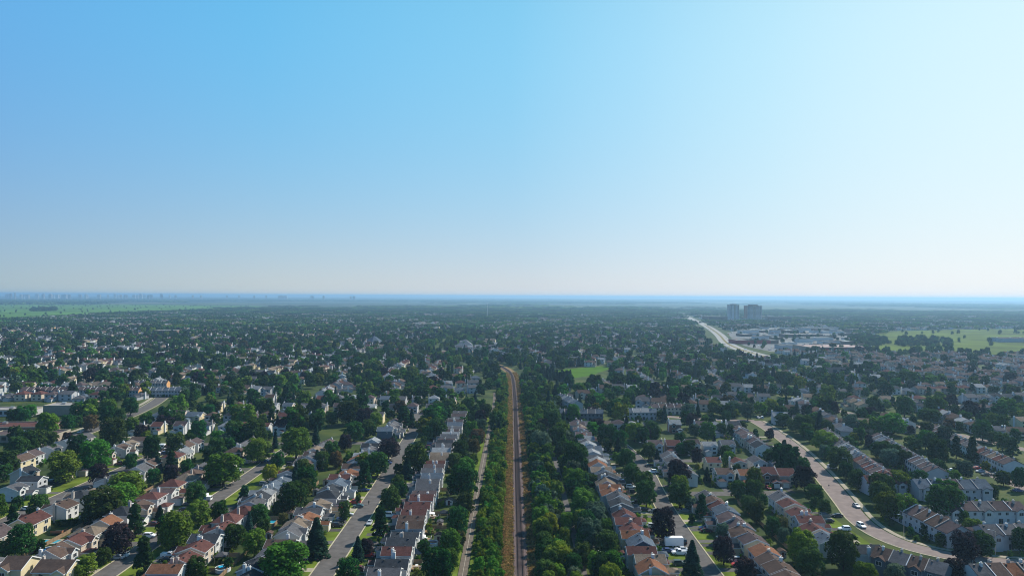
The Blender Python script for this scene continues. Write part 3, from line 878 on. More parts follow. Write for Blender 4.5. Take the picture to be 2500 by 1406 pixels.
def crown(name, lobes, n, size, m, jit=.55):
    w = lobes[:, 3] ** 2; idx = nrg.choice(len(lobes), n, p=w / w.sum()); C = lobes[idx, :3]; r = lobes[idx, 3]
    d = nrg.normal(size=(n, 3)); d /= np.linalg.norm(d, axis=1, keepdims=True); d[:, 2] = np.where(d[:, 2] < -.5, -d[:, 2], d[:, 2])
    P = C + d * (r * nrg.uniform(.72, 1.08, n))[:, None]
    keep = np.ones(n, bool)
    for l in lobes: keep &= ~(np.linalg.norm(P - l[:3], axis=1) < l[3] * .66)
    P = P[keep]; d = d[keep]; N = d + nrg.normal(size=P.shape) * jit * .7; N[:, 2] += .15
    return quads_mesh(name, P, N, size, [m])
def conifer(name, n, size, m, W=5.0, H=11.0, seed=1):
    r = np.random.default_rng(seed); tiers = 15; P = []; N = []
    for i in range(n):
        t = int(r.integers(0, tiers)); u = (t + .3) / tiers; u = u ** .82
        z0 = H * (.06 + .93 * u); rad = W / 2 * (1 - u) ** .9 + .12
        nb = 9; a = (r.integers(0, nb) + .37 * t) * 2 * math.pi / nb + r.normal(0, .12); q = rad * math.sqrt(r.uniform(.05, 1)) * (1 + .12 * math.sin(a * 3 + t))
        P.append((q * math.cos(a), q * math.sin(a), z0 - q * .30 + r.normal(0, .10))); N.append((math.cos(a) * .55 + r.normal(0, .3), math.sin(a) * .55 + r.normal(0, .3), .8 + r.normal(0, .3)))
    return quads_mesh(name, np.array(P), np.array(N), size, [m])
def trunk_mesh(name, H, W, base=.2, limbs=6, seed=0, r0=.24):
    r = random.Random(seed); mb = MB(); top = H * (base + .35)
    mb.tube((0, 0, -.1), (0, 0, H * base), r0 * 1.25, r0 * .9, 8); mb.tube((0, 0, H * base), (.1, .05, top), r0 * .9, r0 * .45, 7)
    for i in range(limbs):
        a = i * 2.4 + r.uniform(-.3, .3); z = H * base * r.uniform(.85, 1.7); q = W * r.uniform(.22, .34)
        mb.tube((0, 0, z), (q * math.cos(a), q * math.sin(a), z + H * r.uniform(.14, .26)), r0 * .45, r0 * .14, 5)
    return mb.mesh(name, [BARK])
BROAD = [crown('crown', lobes_broad(s, n=34 + s % 3 * 6), 6200, .27, LEAF['M']) for s in (3, 8, 15, 21, 27)]
COLUM = [crown('crown', lobes_broad(s, 6.5, 12, 30, .1, 'cone'), 4600, .30, LEAF['C']) for s in (4, 9)]
SPRUCE = [conifer('crown', 5200, .27, LEAF['S'], seed=s) for s in (1, 2, 3)]
BTR = [trunk_mesh('trunk', 10, 8, .2, 7, s) for s in range(3)]; CTR = trunk_mesh('trunk', 12, 6.5, .1, 6, 7); STR = MB().tube((0, 0, -.1), (0, 0, 10.2), .2, .04, 7).mesh('trunk', [BARK])
SHRUB = [crown('crown', lobes_broad(40 + s, 4.0, 4.4, 16, .02), 1700, .22, LEAF['G']) for s in range(4)]
SHT = trunk_mesh('trunk', 4.4, 4, .08, 5, 3, .08)
TREENAME = {'M': ('broadleaf_tree', 'dark green broadleaf tree'), 'G': ('broadleaf_tree', 'fresh green broadleaf tree'), 'Y': ('broadleaf_tree', 'yellow-green broadleaf tree'), 'L': ('ornamental_tree', 'bright lime tree'),
            'P': ('maple_tree', 'purple-black maple'), 'S': ('spruce_tree', 'pointed dark spruce'), 'O': ('ornamental_tree', 'rusty-tinted tree'), 'B': ('broadleaf_tree', 'grey-green tree'), 'C': ('columnar_tree', 'tall columnar tree')}
def put_tree(x, y, w, h, k, label, group=None, name=None):
    rz = rng.uniform(0, 6.28)
    nm, _ = TREENAME[k]
    t = thing(name or nm, label, 'tree', (x, y, 0), rz, group)
    if k == 'S': me, tm, bw, bh = rng.choice(SPRUCE), STR, 5.0, 11.0
    elif k == 'C': me, tm, bw, bh = rng.choice(COLUM), CTR, 6.5, 12.0
    else: me, tm, bw, bh = rng.choice(BROAD), rng.choice(BTR), 8.6, 10.0
    sc = (w / bw * rng.uniform(.95, 1.05), w / bw * rng.uniform(.95, 1.05), h / bh)
    c = link('crown', me, t); c.scale = sc; omat(c, LEAF[k]); q = link('trunk', tm, t); q.scale = sc
    return t

# ------------------------------------------------------------------ instancing of what nobody could count
def template_col(name, objs):
    c = bpy.data.collections.new(name)
    for i, me in enumerate(objs):
        o = bpy.data.objects.new('%s_%02d' % (name, i), me); c.objects.link(o)
    return c
def scatter(name, col, P, rz, sc, idx):
    n = len(P); me = bpy.data.meshes.new(name); me.vertices.add(n); me.vertices.foreach_set('co', np.asarray(P, np.float32).ravel())
    a = me.attributes.new('rot', 'FLOAT_VECTOR', 'POINT'); rv = np.zeros((n, 3), np.float32); rv[:, 2] = rz; a.data.foreach_set('vector', rv.ravel())
    a = me.attributes.new('scl', 'FLOAT_VECTOR', 'POINT'); s = np.asarray(sc, np.float32); s = np.repeat(s[:, None], 3, 1) if s.ndim == 1 else s; a.data.foreach_set('vector', s.ravel())
    a = me.attributes.new('pick', 'INT', 'POINT'); a.data.foreach_set('value', np.asarray(idx, np.int32))
    o = link(name, me, kind='stuff')
    ng = bpy.data.node_groups.new(name, 'GeometryNodeTree'); ng.interface.new_socket('Geometry', in_out='INPUT', socket_type='NodeSocketGeometry'); ng.interface.new_socket('Geometry', in_out='OUTPUT', socket_type='NodeSocketGeometry')
    N = ng.nodes; gi = N.new('NodeGroupInput'); go = N.new('NodeGroupOutput'); ci = N.new('GeometryNodeCollectionInfo'); ip = N.new('GeometryNodeInstanceOnPoints')
    ci.inputs['Collection'].default_value = col; ci.inputs['Separate Children'].default_value = True; ci.inputs['Reset Children'].default_value = True; ip.inputs['Pick Instance'].default_value = True
    def attr(nm, ty):
        q = N.new('GeometryNodeInputNamedAttribute'); q.data_type = ty; q.inputs['Name'].default_value = nm; return [s for s in q.outputs if s.enabled][0]
    L = ng.links; L.new(gi.outputs[0], ip.inputs['Points']); L.new(ci.outputs[0], ip.inputs['Instance']); L.new(attr('pick', 'INT'), ip.inputs['Instance Index'])
    L.new(attr('rot', 'FLOAT_VECTOR'), ip.inputs['Rotation']); L.new(attr('scl', 'FLOAT_VECTOR'), ip.inputs['Scale']); L.new(ip.outputs[0], go.inputs[0])
    md = o.modifiers.new('scatter', 'NODES'); md.node_group = ng
    return o

# ------------------------------------------------------------------ house builder
def roof_gable(mb, x0, x1, y0, y1, ze, pitch, axis, over=.35, th=.17, fascia=None):
    """two slabs; axis 'x' = ridge along x"""
    if axis == 'x':
        c = (y0 + y1) / 2; hw = (y1 - y0) / 2; zr = ze + pitch * hw; zo = ze - pitch * over; a, b = x0 - over, x1 + over
        for s in (-1, 1):
            e = c + s * (hw + over)
            bot = [(a, c, zr), (b, c, zr), (b, e, zo), (a, e, zo)] if s < 0 else [(a, e, zo), (b, e, zo), (b, c, zr), (a, c, zr)]
            mb.hexa(bot[::-1] if False else bot, [(x, y, z + th) for x, y, z in bot])
            if fascia is not None:
                for q in (a - .03, b - .02):
                    f0 = [(q, c, zr - .16), (q + .05, c, zr - .16), (q + .05, e, zo - .16), (q, e, zo - .16)]
                    if s > 0: f0 = [f0[3], f0[2], f0[1], f0[0]]
                    fascia.hexa(f0, [(x, y, z + th + .20) for x, y, z in f0])
                fascia.box(a, b, e - .025 if s < 0 else e - .015, e + .015 if s < 0 else e + .025, zo - .12, zo + .1)
    else:
        c = (x0 + x1) / 2; hw = (x1 - x0) / 2; zr = ze + pitch * hw; zo = ze - pitch * over; a, b = y0 - over, y1 + over
        for s in (-1, 1):
            e = c + s * (hw + over)
            bot = [(e, a, zo), (c, a, zr), (c, b, zr), (e, b, zo)] if s < 0 else [(c, a, zr), (e, a, zo), (e, b, zo), (c, b, zr)]
            mb.hexa(bot, [(x, y, z + th) for x, y, z in bot])
            if fascia is not None:
                for q in (a - .03, b - .02):
                    f0 = [(e, q, zo - .16), (c, q, zr - .16), (c, q + .05, zr - .16), (e, q + .05, zo - .16)]
                    if s > 0: f0 = [(c, q, zr - .16), (e, q, zo - .16), (e, q + .05, zo - .16), (c, q + .05, zr - .16)]
                    fascia.hexa(f0, [(x, y, z + th + .20) for x, y, z in f0])
                fascia.box(e - .025 if s < 0 else e - .015, e + .015 if s < 0 else e + .025, a, b, zo - .12, zo + .1)
    return zr
def roof_hip(mb, x0, x1, y0, y1, ze, pitch, over=.4, fascia=None):
    a, b, c, d = x0 - over, x1 + over, y0 - over, y1 + over; zo = ze - .02; lx, ly = b - a, d - c; h = min(lx, ly) / 2; zr = zo + pitch * h
    if lx >= ly: r0, r1 = (a + h, (c + d) / 2), (b - h - .001, (c + d) / 2)
    else: r0, r1 = ((a + b) / 2, c + h), ((a + b) / 2, d - h - .001)
    v = [(a, c, zo), (b, c, zo), (b, d, zo), (a, d, zo), (a, c, zo + .16), (b, c, zo + .16), (b, d, zo + .16), (a, d, zo + .16), (*r0, zr + .16), (*r1, zr + .16)]
    f = [(3, 2, 1, 0), (0, 1, 5, 4), (1, 2, 6, 5), (2, 3, 7, 6), (3, 0, 4, 7)]
    f += [(4, 5, 9, 8), (5, 6, 9), (6, 7, 8, 9), (7, 4, 8)] if lx >= ly else [(4, 5, 8), (5, 6, 9, 8), (6, 7, 9), (7, 4, 8, 9)]
    mb.add(v, f)
    if fascia is not None:
        for q in ((a - .02, b + .02, c - .03, c - .003), (a - .02, b + .02, d + .003, d + .03)): fascia.box(*q, zo - .1, zo + .13)
        for q in ((a - .03, a - .003, c, d), (b + .003, b + .03, c, d)): fascia.box(*q, zo - .1, zo + .13)
    return zr
def gable_wall(mb, x0, x1, y0, y1, ze, zr, axis, z0=-.1):
    mb.box(x0, x1, y0, y1, z0, ze, bottom=False)
    if axis == 'x':
        c = (y0 + y1) / 2
        for x, fl in ((x0, 0), (x1, 1)):
            mb.add([(x, y0, ze), (x, y1, ze), (x, c, zr)], [(0, 2, 1) if not fl else (0, 1, 2)])
    else:
        c = (x0 + x1) / 2
        for y, fl in ((y0, 0), (y1, 1)):
            mb.add([(x0, y, ze), (x1, y, ze), (c, y, zr)], [(0, 1, 2) if not fl else (0, 2, 1)])
def win_mesh(w, h):
    """window hung on a wall whose outside is -y; frame + pane"""
    mb = MB(); t = .1
    mb.box(-w / 2 - t, w / 2 + t, -.06, .03, h / 2, h / 2 + t); mb.box(-w / 2 - t, w / 2 + t, -.07, .03, -h / 2 - t, -h / 2)
    mb.box(-w / 2 - t, -w / 2, -.06, .03, -h / 2, h / 2); mb.box(w / 2, w / 2 + t, -.06, .03, -h / 2, h / 2); mb.box(-.03, .03, -.045, .03, -h / 2, h / 2)
    return mb.mesh('window', [TRIM]), MB().add([(-w / 2, -.02, -h / 2), (w / 2, -.02, -h / 2), (w / 2, -.02, h / 2), (-w / 2, -.02, h / 2)], [(0, 1, 2, 3)]).mesh('pane', [GLASS])
WIN = {s: win_mesh(*s) for s in ((1.2, 1.15), (1.7, 1.2), (1.8, 2.0), (.9, 1.1), (.7, .8), (2.0, 1.3))}
def house_kit(style, seed):
    """returns dict of meshes. local +y is the street front"""
    r = random.Random(seed); k = {}; gx = r.choice((-1, 1))
    w = {'perp': 7.1, 'par': 7.3, 'cross': 7.8, 'hip': 8.4, 'low': 11.5, 'wide': 11.0}[style] + r.uniform(-.9, .2)
    d = {'perp': 9.6, 'par': 8.6, 'cross': 8.8, 'hip': 8.8, 'low': 8.8, 'wide': 8.4}[style] + r.uniform(-.3, .5)
    ze = 3.0 if style == 'low' else 5.1 + r.uniform(-.8, .5); x0, x1, y0, y1 = -w / 2, w / 2, -d / 2, d / 2
    wall, roof, fas, ext = MB(), MB(), MB(), MB(); groof = MB()
    p = r.uniform(.36, .56)
    if style == 'perp': zr = roof_gable(roof, x0, x1, y0, y1, ze, p, 'y', fascia=fas); gable_wall(wall, x0, x1, y0, y1, ze, zr - .02, 'y')
    elif style in ('par', 'cross', 'wide'): zr = roof_gable(roof, x0, x1, y0, y1, ze, p, 'x', fascia=fas); gable_wall(wall, x0, x1, y0, y1, ze, zr - .02, 'x')
    else: zr = roof_hip(roof, x0, x1, y0, y1, ze, p * (.9 if style == 'low' else 1.05), fascia=fas); wall.box(x0, x1, y0, y1, -.1, ze, bottom=False)
    wins = []
    if style in ('cross', 'wide'):
        cw = 3.6; cx = -gx * (w / 2 - cw / 2 - .3); fy = y1 + 1.1
        zz = roof_gable(roof, cx - cw / 2, cx + cw / 2, y1 - 3.2, fy, ze - .05, .62, 'y', .3, fascia=fas); gable_wall(wall, cx - cw / 2, cx + cw / 2, y1 - .5, fy, ze - .05, zz - .02, 'y')
        wins.append(('f', cx, ze - 1.25, (1.7, 1.2), fy)); wins.append(('f', cx, 1.5, (2.0, 1.3), fy))
    # garage wing towards the street
    gw, gd = (3.5, 5.2) if style not in ('low', 'wide', 'hip') else (5.2, 5.6)
    gxc = gx * (w / 2 - gw / 2 + .25); gy1 = y1 + gd - 1.2; gz = 2.55
    if r.random() < .6: zg = roof_gable(groof, gxc - gw / 2, gxc + gw / 2, y1 + .02, gy1, gz, .42, 'y', .28, fascia=fas); gable_wall(wall, gxc - gw / 2, gxc + gw / 2, y1, gy1, gz, zg - .02, 'y')
    else: roof_hip(groof, gxc - gw / 2, gxc + gw / 2, y1 + .3, gy1, gz, .42, .28, fascia=fas); wall.box(gxc - gw / 2, gxc + gw / 2, y1, gy1, -.1, gz, bottom=False)
    gdw = gw - .8; gm = MB()
    for i in range(4): gm.box(-gdw / 2, gdw / 2, .0, .06, .05 + i * .52, .05 + i * .52 + .49)
    k['garage_door'] = (gm.mesh('garage_door', [DOORW]), (gxc, gy1, 0), 0)
    k['front_door'] = (MB().box(-.5, .5, 0, .07, .2, 2.25).mesh('front_door', [DOORD]), (-gx * .4, y1, 0), 0)
    # chimney on a side wall
    cs = -gx if r.random() < .6 else gx; cy = r.uniform(-1.8, 1.2); cxx = cs * (w / 2 + .30)
    ct = zr + r.uniform(.3, .8); cm = MB(); cm.box(-.36, .36, -.46, .46, -.1, ct); cm.box(-.43, .43, -.53, .53, ct, ct + .12)
    k['chimney'] = (cm.mesh('chimney', [TRIM]), (cxx, cy, 0), 0); k['_brickstack'] = r.random() < .3
    fm = MB(); fm.cyl(0, -.2, ct + .1, ct + .65, .13, n=8); fm.cyl(0, -.2, ct + .65, ct + .75, .22, .05, n=8)
    if r.random() < .6: fm.cyl(0, .24, ct + .1, ct + .5, .13, n=8); fm.cyl(0, .24, ct + .5, ct + .6, .22, .05, n=8)
    k['flue'] = fm.mesh('flue', [METAL])
    # roof vents close to the ridge
    vm = MB(); vm.box(-.22, .22, -.22, .22, -.35, .22); vm.box(-.28, .28, -.28, .28, .22, .28); vm = vm.mesh('roof_vent', [DARK]); k['_vent'] = vm
    vs = []
    for s in (-1, 1):
        if style == 'perp': vs.append((s * .7 * r.choice((1, -1)), s * d * .26, zr - .7 * p + .2))
        elif style in ('hip', 'low'): vs.append((s * w * .08, .5 * s, zr - .35))
        else: vs.append((s * w * .28, -.8, zr - .8 * p + .2))
    k['_vents'] = vs
    # windows
    if ze > 4:
        for u in (-.27, .27): wins.append(('b', u * w, ze - 1.25, r.choice(((1.2, 1.15), (1.7, 1.2), (.9, 1.1))), y0))
        wins.append(('b', -.22 * w * gx, 1.35, (1.8, 2.0), y0)); wins.append(('b', .26 * w * gx, 1.6, (1.2, 1.15), y0))
        if style not in ('cross', 'wide'): wins += [('f', -gx * w * .25, ze - 1.25, (1.7, 1.2), y1), ('f', gx * w * .22, ze - 1.25, (1.2, 1.15), y1), ('f', -gx * w * .27, 1.5, (2.0, 1.3), y1)]
        for s in ('l', 'r'):
            if r.random() < .8: wins.append((s, r.uniform(1.2, 2.8) * r.choice((-1, 1)), r.choice((ze - 1.3, 1.7)), (.7, .8), 0))
    else:
        for u in (-.3, .02, .3): wins.append(('b', u * w, 1.5, (1.7, 1.2), y0))
        wins.append(('f', -gx * w * .22, 1.5, (2.0, 1.3), y1)); wins += [('l', 1.0, 1.6, (.9, 1.1), 0), ('r', -1.2, 1.6, (.9, 1.1), 0)]
    W2 = []
    for side, u, z, s, f in wins:
        if side == 'b': W2.append((s, (u, f, z), 0.0))
        elif side == 'f': W2.append((s, (u, f, z), math.pi))
        elif side == 'l': W2.append((s, (x0, u, z), -math.pi / 2))
        else: W2.append((s, (x1, u, z), math.pi / 2))
    k['_wins'] = W2
    # all the small far panes in one part
    far = MB()
    for s, (x, y, z), a in W2:
        ca, sa = math.cos(a), math.sin(a); hw, hh = s[0] / 2, s[1] / 2
        for e, off, mi in ((.12, .02, 0), (0, .05, 1)):
            q = [(-hw - e, -off, -hh - e), (hw + e, -off, -hh - e), (hw + e, -off, hh + e), (-hw - e, -off, hh + e)]
            far.add([(x + px * ca - py * sa, y + px * sa + py * ca, z + pz) for px, py, pz in q], [(0, 1, 2, 3)], mi)
    k['windows'] = far.mesh('windows', [TRIM, GLASS])
    k['wall'] = wall.mesh('wall', [WALL['w']]); k['roof'] = roof.mesh('roof', [ROOF['g']]); k['garage_roof'] = groof.mesh('garage_roof', [ROOF['g']]); k['fascia'] = fas.mesh('fascia', [TRIM])
    k['_size'] = (w, d, gxc, gy1, gw)
    return k
KITS = {st: [house_kit(st, i * 7 + j * 101 + 3) for j in range(6 if st in ('perp', 'par', 'cross') else 4)] for i, st in enumerate(('perp', 'par', 'cross', 'hip', 'low', 'wide'))}
HOUSES = []     # x, y, radius, label stem
def put_house(x, y, face, style, rc, wc, label, group, near, name='house', zoff=0.0, drive=8.0):
    k = rng.choice(KITS[style]); rz = math.atan2(-face[0], face[1])
    t = thing(name, label, 'house', (x, y, zoff), rz, group)
    o = link('wall', k['wall'], t); omat(o, WALL[wc]); o = link('roof', k['roof'], t); omat(o, ROOF[rc]); o = link('garage_roof', k['garage_roof'], t); omat(o, ROOF[rc])
    link('fascia', k['fascia'], t)
    if rng.random() < .74:
        me, lc, _ = k['chimney']; c = link('chimney', me, t, lc); link('flue', k['flue'], c)
        if k['_brickstack']: omat(c, BRICK)
    me, lc, _ = k['garage_door']; link('garage_door', me, t, lc)
    if near:
        me, lc, _ = k['front_door']; link('front_door', me, t, lc)
        for v in k['_vents']: link('roof_vent', k['_vent'], t, v)
        for s, lc, a in k['_wins']:
            wdo = link('window', WIN[s][0], t, lc, a); link('pane', WIN[s][1], wdo)
    else: link('windows', k['windows'], t, kind='stuff')
    w, d, gxc, gy1, gw = k['_size']; HOUSES.append((x, y, max(w, d) * .55, label))
    if drive:
        dv = DRV.get((gw, drive)) or DRV.setdefault((gw, drive), MB().add([(-gw / 2 + .2, 0, .014), (gw / 2 - .2, 0, .014), (gw / 2 - .2, drive, .014), (-gw / 2 + .2, drive, .014)], [(0, 1, 2, 3)]).mesh('driveway', [DRIVE]))
        c, s = math.cos(rz), math.sin(rz); lx, ly = gxc, gy1 + .02
        q = structure('driveway', dv, (x + lx * c - ly * s, y + lx * s + ly * c, 0), rz)
        if rng.random() < .25: omat(q, CONC)
        mx_, my_ = lx, ly + 3.0; SPOTS.append((x + mx_ * c - my_ * s, y + mx_ * s + my_ * c, rz, len(HOUSES) - 1)); mx_, my_ = -lx * .5, -d / 2 - 5.5; YARDS.append((x + mx_ * c - my_ * s, y + mx_ * s + my_ * c, rz, len(HOUSES) - 1))
    return t
DRV = {}; SPOTS = []; YARDS = []
def row_h(x, face, specs, phrase, group, wallpick='wceeyyk', styles=('perp', 'cross', 'par'), drive=8.0, horizontal=False, jit=1.3, first=0):
    """specs: list of (coordinate along the row, roof letter[, wall letter[, style[, offset]]]) from the camera outwards"""
    for i, s in enumerate(specs):
        u, rc = s[0], s[1]; wc = (s[2] if len(s) > 2 and s[2] else rng.choice(wallpick)); st = (s[3] if len(s) > 3 and s[3] else rng.choice(styles)); of = s[4] if len(s) > 4 else rng.uniform(-jit, jit)
        if wc == 'w' and face[0] >= 0 and rng.random() < .42: wc = rng.choice('eeyyc')
        X, Y = (u, x + of) if horizontal else (x(u) + of if callable(x) else x + of, u)
        order = ordinal(i + first)
        lab = '%s-roofed %s house, %s %s' % (ROOFN[rc], WALLN[wc], order, phrase)
        put_house(X, Y, face, st, rc, wc, lab, group, Y < 300, drive=drive, zoff=rng.uniform(-.05, .25))

rowA = [(200.5, 'g'), (209, 'g', 'w'), (217.5, 's', 'w'), (226.2, 'r', 'w'), (234.9, 's', 'w'), (243.4, 's', 'w'), (251.5, 'b', 'e'), (260.5, 'b', 'w'), (268.5, 'r', 'e'), (277.3, 'r', 'w'), (286.2, 'r', 'e'), (295, 'm', 'w'), (304, 'g', 'w'), (313, 'g', 'w'), (322, 'n', 'e'), (331, 'g', 'w'), (340, 'm', 'w'), (349, 'r', 'e'), (358, 't', 'y'), (367, 't', 'w'), (376, 'l', 'w'), (385, 'g', 'e'), (394, 's', 'w'), (403, 'm', 'w'), (412, 'g', 'w'), (421, 'l', 'w'), (430, 'm', 'w'), (440, 'g', 'e'), (450, 'n', 'w'), (460, 'm', 'w'), (471, 'g', 'e'), (482, 'm', 'y'), (493, 'g', 'e')]
row_h(lambda y: -37.6, (-1, 0), rowA, 'from the front in the row backing onto the footpath', 'houses backing onto the footpath', styles=('perp',), jit=.9)
rowB = [(204.6, 's', 'e'), (213.5, 's', 'e'), (222.8, 'g', 'y'), (232.8, 'b', 'w', 'perp'), (244, 'g', 'w', 'cross'), (252.7, 't', 'y', 'cross'), (261, 'o', 'c', 'cross'), (270, 'g', 'w', 'perp'), (278, 't', 'y', 'cross'), (289.6, 's', 'w', 'hip'), (299, 's', 'e'), (308, 'n', 'w', 'cross'), (317.5, 'r', 'w'), (327, 'o', 'w', 'cross'), (337, 'b', 'w'), (347, 'n', 'w'), (355, 'o', 'w'), (364.5, 'l', 'w', 'perp'), (375.5, 'g', 'w', 'cross'), (384, 's', 'w'), (393, 'l', 'w', 'cross'), (431, 'n', 'd', 'perp'), (440.5, 'g', 'w', 'cross'), (450, 'g', 'w'), (463, 'm', 'w'), (476, 'm', 'w', 'low')]
row_h(lambda y: -78.5, (1, 0), rowB, 'from the front, facing the footpath row', 'houses facing the footpath row', drive=8.0)
rowC = [(203, 'r', 'y'), (211, 'o', 'w', 'perp'), (219.8, 'r', 'y', 'par'), (230, 'r', 'y', 'cross'), (237.5, 's', 'w', 'perp'), (248.5, 'r', 'w', 'cross'), (258, 'r', 'w', 'hip'), (268, 'r', 'w', 'hip'), (277.5, 'g', 'w', 'par'), (286, 's', 'w', 'cross'), (294, 'l', 'w', 'cross'), (304, 'n', 'w'), (315, 'n', 'w', 'par'), (327, 'b', 'e', 'par'), (337, 'r', 'e'), (346, 'b', 'w'), (355, 'g', 'w'), (363.5, 'b', 'w', 'perp'), (373, 't', 'w'), (383, 'g', 'y'), (393, 'm', 'w')]
row_h(lambda y: -105.5, (-1, 0), rowC, 'from the front beside the blue box truck street, railway side', 'houses on the railway side of the box truck street', drive=7.0)
rowD = [(226, 'b', 'w'), (236, 'r', 'y', 'cross'), (246, 't', 'y', 'hip'), (256.5, 'o', 'y', 'par'), (266, 's', 'w', 'hip'), (276, 'b', 'y', 'cross'), (286, 'r', 'w', 'hip'), (296, 'm', 'w'), (306, 'r', 'c', 'hip'), (315, 't', 'w', 'hip'), (323, 'b', 'w', 'hip'), (333, 'g', 'e'), (345, 'g', 'w', 'low'), (357, 't', 'k', 'low'), (371, 'b', 'y', 'hip'), (384, 'g', 'w'), (395, 'm', 'y')]
row_h(lambda y: -150.5, (1, 0), rowD, 'from the front on the far side of the box truck street', 'houses on the far side of the box truck street', drive=8.0)
rowE = [(242, 'm', 'y'), (257, 'r', 'c', 'wide', 1.5), (274.5, 'b', 'w', 'cross', 2), (288, 's', 'w', 'hip'), (299, 't', 'w', 'low'), (313.5, 's', 'w', 'cross'), (323, 's', 'w', 'hip'), (333, 'g', 'w', 'par'), (345, 'b', 'k'), (359, 'r', 'c', 'hip', 5), (371, 'l', 'w', 'par', 4), (383, 'b', 'w'), (394, 'm', 'w')]
row_h(lambda y: -182.0, (-1, 0), rowE, 'from the front beside the motorhome street, railway side', 'houses on the railway side of the motorhome street', drive=7.0)
rowF = [(300, 'g', 'w'), (312, 's', 'e'), (324, 's', 'w', 'cross', -12), (338, 'm', 'y'), (352, 'm', 'y', 'par'), (364.5, 'r', 'y', 'cross'), (379.7, 'b', 'e', 'cross'), (390, 't', 'y', 'cross'), (401, 'b', 'w')]
row_h(lambda y: -218.0, (1, 0), rowF, 'from the front on the far side of the motorhome street', 'houses on the far side of the motorhome street', drive=6.0)
rowG = [(336, 'g', 'w'), (351, 'b', 'c', 'wide'), (362, 'm', 'w', 'cross'), (376, 'g', 'w'), (392, 'n', 'w'), (407, 'g', 'w')]
row_h(lambda y: -253.0, (-1, 0), rowG, 'from the front, backing onto the motorhome street houses', 'houses near the main road', drive=6.0)
row_h(214.5, (0, -1), [(-142.0, 'b', 'c', 'wide', 1), (-153.5, 'b', 'c', 'cross', 0), (-165.5, 'g', 'w', 'hip', 1), (-178, 'm', 'w', 'cross', 0)], 'from the railway in the front row by the lamp post', 'houses in the front row by the lamp post', horizontal=True, drive=6.0)
rowR1 = [(206.5, 'b', 'y'), (214, 'o', 'c', 'par'), (221, 't', 'y', 'perp'), (228.5, 'r', 'y', 'perp'), (236, 'n', 'd', 'par'), (243.5, 'o', 'c', 'perp'), (251, 'r', 'w', 'par'), (258.2, 'r', 'w', 'perp'), (266, 'r', 'w', 'par'), (279, 's', 'd', 'par'), (288, 'g', 'e', 'par'), (296.5, 'o', 'w', 'par'), (304.5, 'o', 'w', 'perp'), (312.5, 't', 'y', 'par'), (320.5, 's', 'd', 'par'), (328.5, 'n', 'w', 'par'), (336.5, 't', 'c', 'perp'), (344.5, 'o', 'w', 'par'), (353, 'l', 'w', 'par'), (362, 'g', 'w', 'perp'), (371, 'l', 'w', 'par'), (380, 'n', 'w', 'perp'), (389, 'l', 'e', 'par'), (398, 'g', 'w', 'par'), (407, 'l', 'w', 'perp'), (416, 'r', 'w', 'par'), (425, 'm', 'y', 'perp'), (434, 'm', 'y', 'par'), (443, 't', 'y', 'par'), (452, 'm', 'e', 'perp'), (461, 'm', 'd', 'par')]
row_h(lambda y: 44.2, (1, 0), rowR1, 'from the front in the row backing onto the tree belt', 'houses backing onto the tree belt', 'wwceyy', ('par', 'perp'), 7.0, jit=1.0)
rowR2 = [(205.5, 'b', 'y'), (213, 'b', 'y', 'par'), (221, 'b', 'e', 'par'), (229, 'o', 'e', 'par'), (239.5, 'm', 'c', 'par'), (247, 'b', 'y', 'cross'), (255, 'm', 'y', 'par'), (263, 'm', 'y', 'cross'), (271, 'n', 'w', 'par'), (278, 'r', 'c', 'par'), (285, 'b', 'y', 'cross'), (293, 'g', 'y', 'par'), (329, 'g', 'w', 'par'), (342, 'm', 'y', 'par'), (353, 'g', 'y', 'par'), (366, 'g', 'e', 'par')]
row_h(lambda y: 84.5, (-1, 0), rowR2, 'from the front across the street from the white trailer', 'houses across the street from the white trailer', 'yyew', ('par', 'cross'), 9.0, jit=1.0)
rowR3 = [(231.5, 's', 'w', 'perp', 7), (241.5, 'n', 'w', 'par', -1), (251.5, 'r', 'y', 'par', -1), (260.5, 'r', 'e', 'perp', .5), (269, 'r', 'c', 'par', 1), (279, 'r', 'w', 'par', 1.5), (289, 'g', 'w', 'par', 2)]
row_h(lambda y: 112.5, (1, 0), rowR3, 'from the front beside the wide curving street', 'houses inside the bend of the wide street', drive=9.0)
row_h(332, (0, -1), [(103, 'b', 'w'), (113.5, 'o', 'w'), (123.5, 'r', 'k'), (132.5, 'r', 'y')], 'from the left in the court with the red car', 'houses in the court with the red car', styles=('cross',), horizontal=True, drive=8)
row_h(357, (0, 1), [(104.5, 'r', 'w'), (117.5, 'r', 'y'), (128.5, 'g', 'w'), (138.5, 'g', 'e')], 'from the left, back to back with the red car court', 'houses behind the red car court', styles=('par', 'perp'), horizontal=True, drive=6)
row_h(396, (0, -1), [(83, 'm', 'w'), (93.5, 'r', 'k'), (104.5, 'm', 'w'), (114, 'l', 'w'), (124.5, 'g', 'e')], 'from the left in the row with paired front gables', 'houses with paired front gables', styles=('cross',), horizontal=True, drive=8)
row_h(lambda y: 142 + (y - 393) * .12, (1, 0), [(393, 's', 'w', 'wide'), (404, 'm', 'w', 'par'), (413, 'm', 'y', 'par'), (422, 'm', 'w', 'par'), (431, 'm', 'w', 'par'), (440, 'm', 'e', 'par')], 'from the front along the straight part of the wide street', 'houses along the straight part of the wide street', drive=9)
row_h(458, (0, -1), [(51, 'g', 'w'), (62, 't', 'y'), (71.5, 'm', 'e'), (80.5, 'l', 'w'), (93, 'n', 'w'), (109, 'l', 'k'), (127, 'm', 'w'), (136.5, 'l', 'w'), (148, 's', 'w')], 'from the railway in the row closing the tree belt street', 'houses closing the tree belt street', styles=('cross', 'hip'), horizontal=True, drive=8)
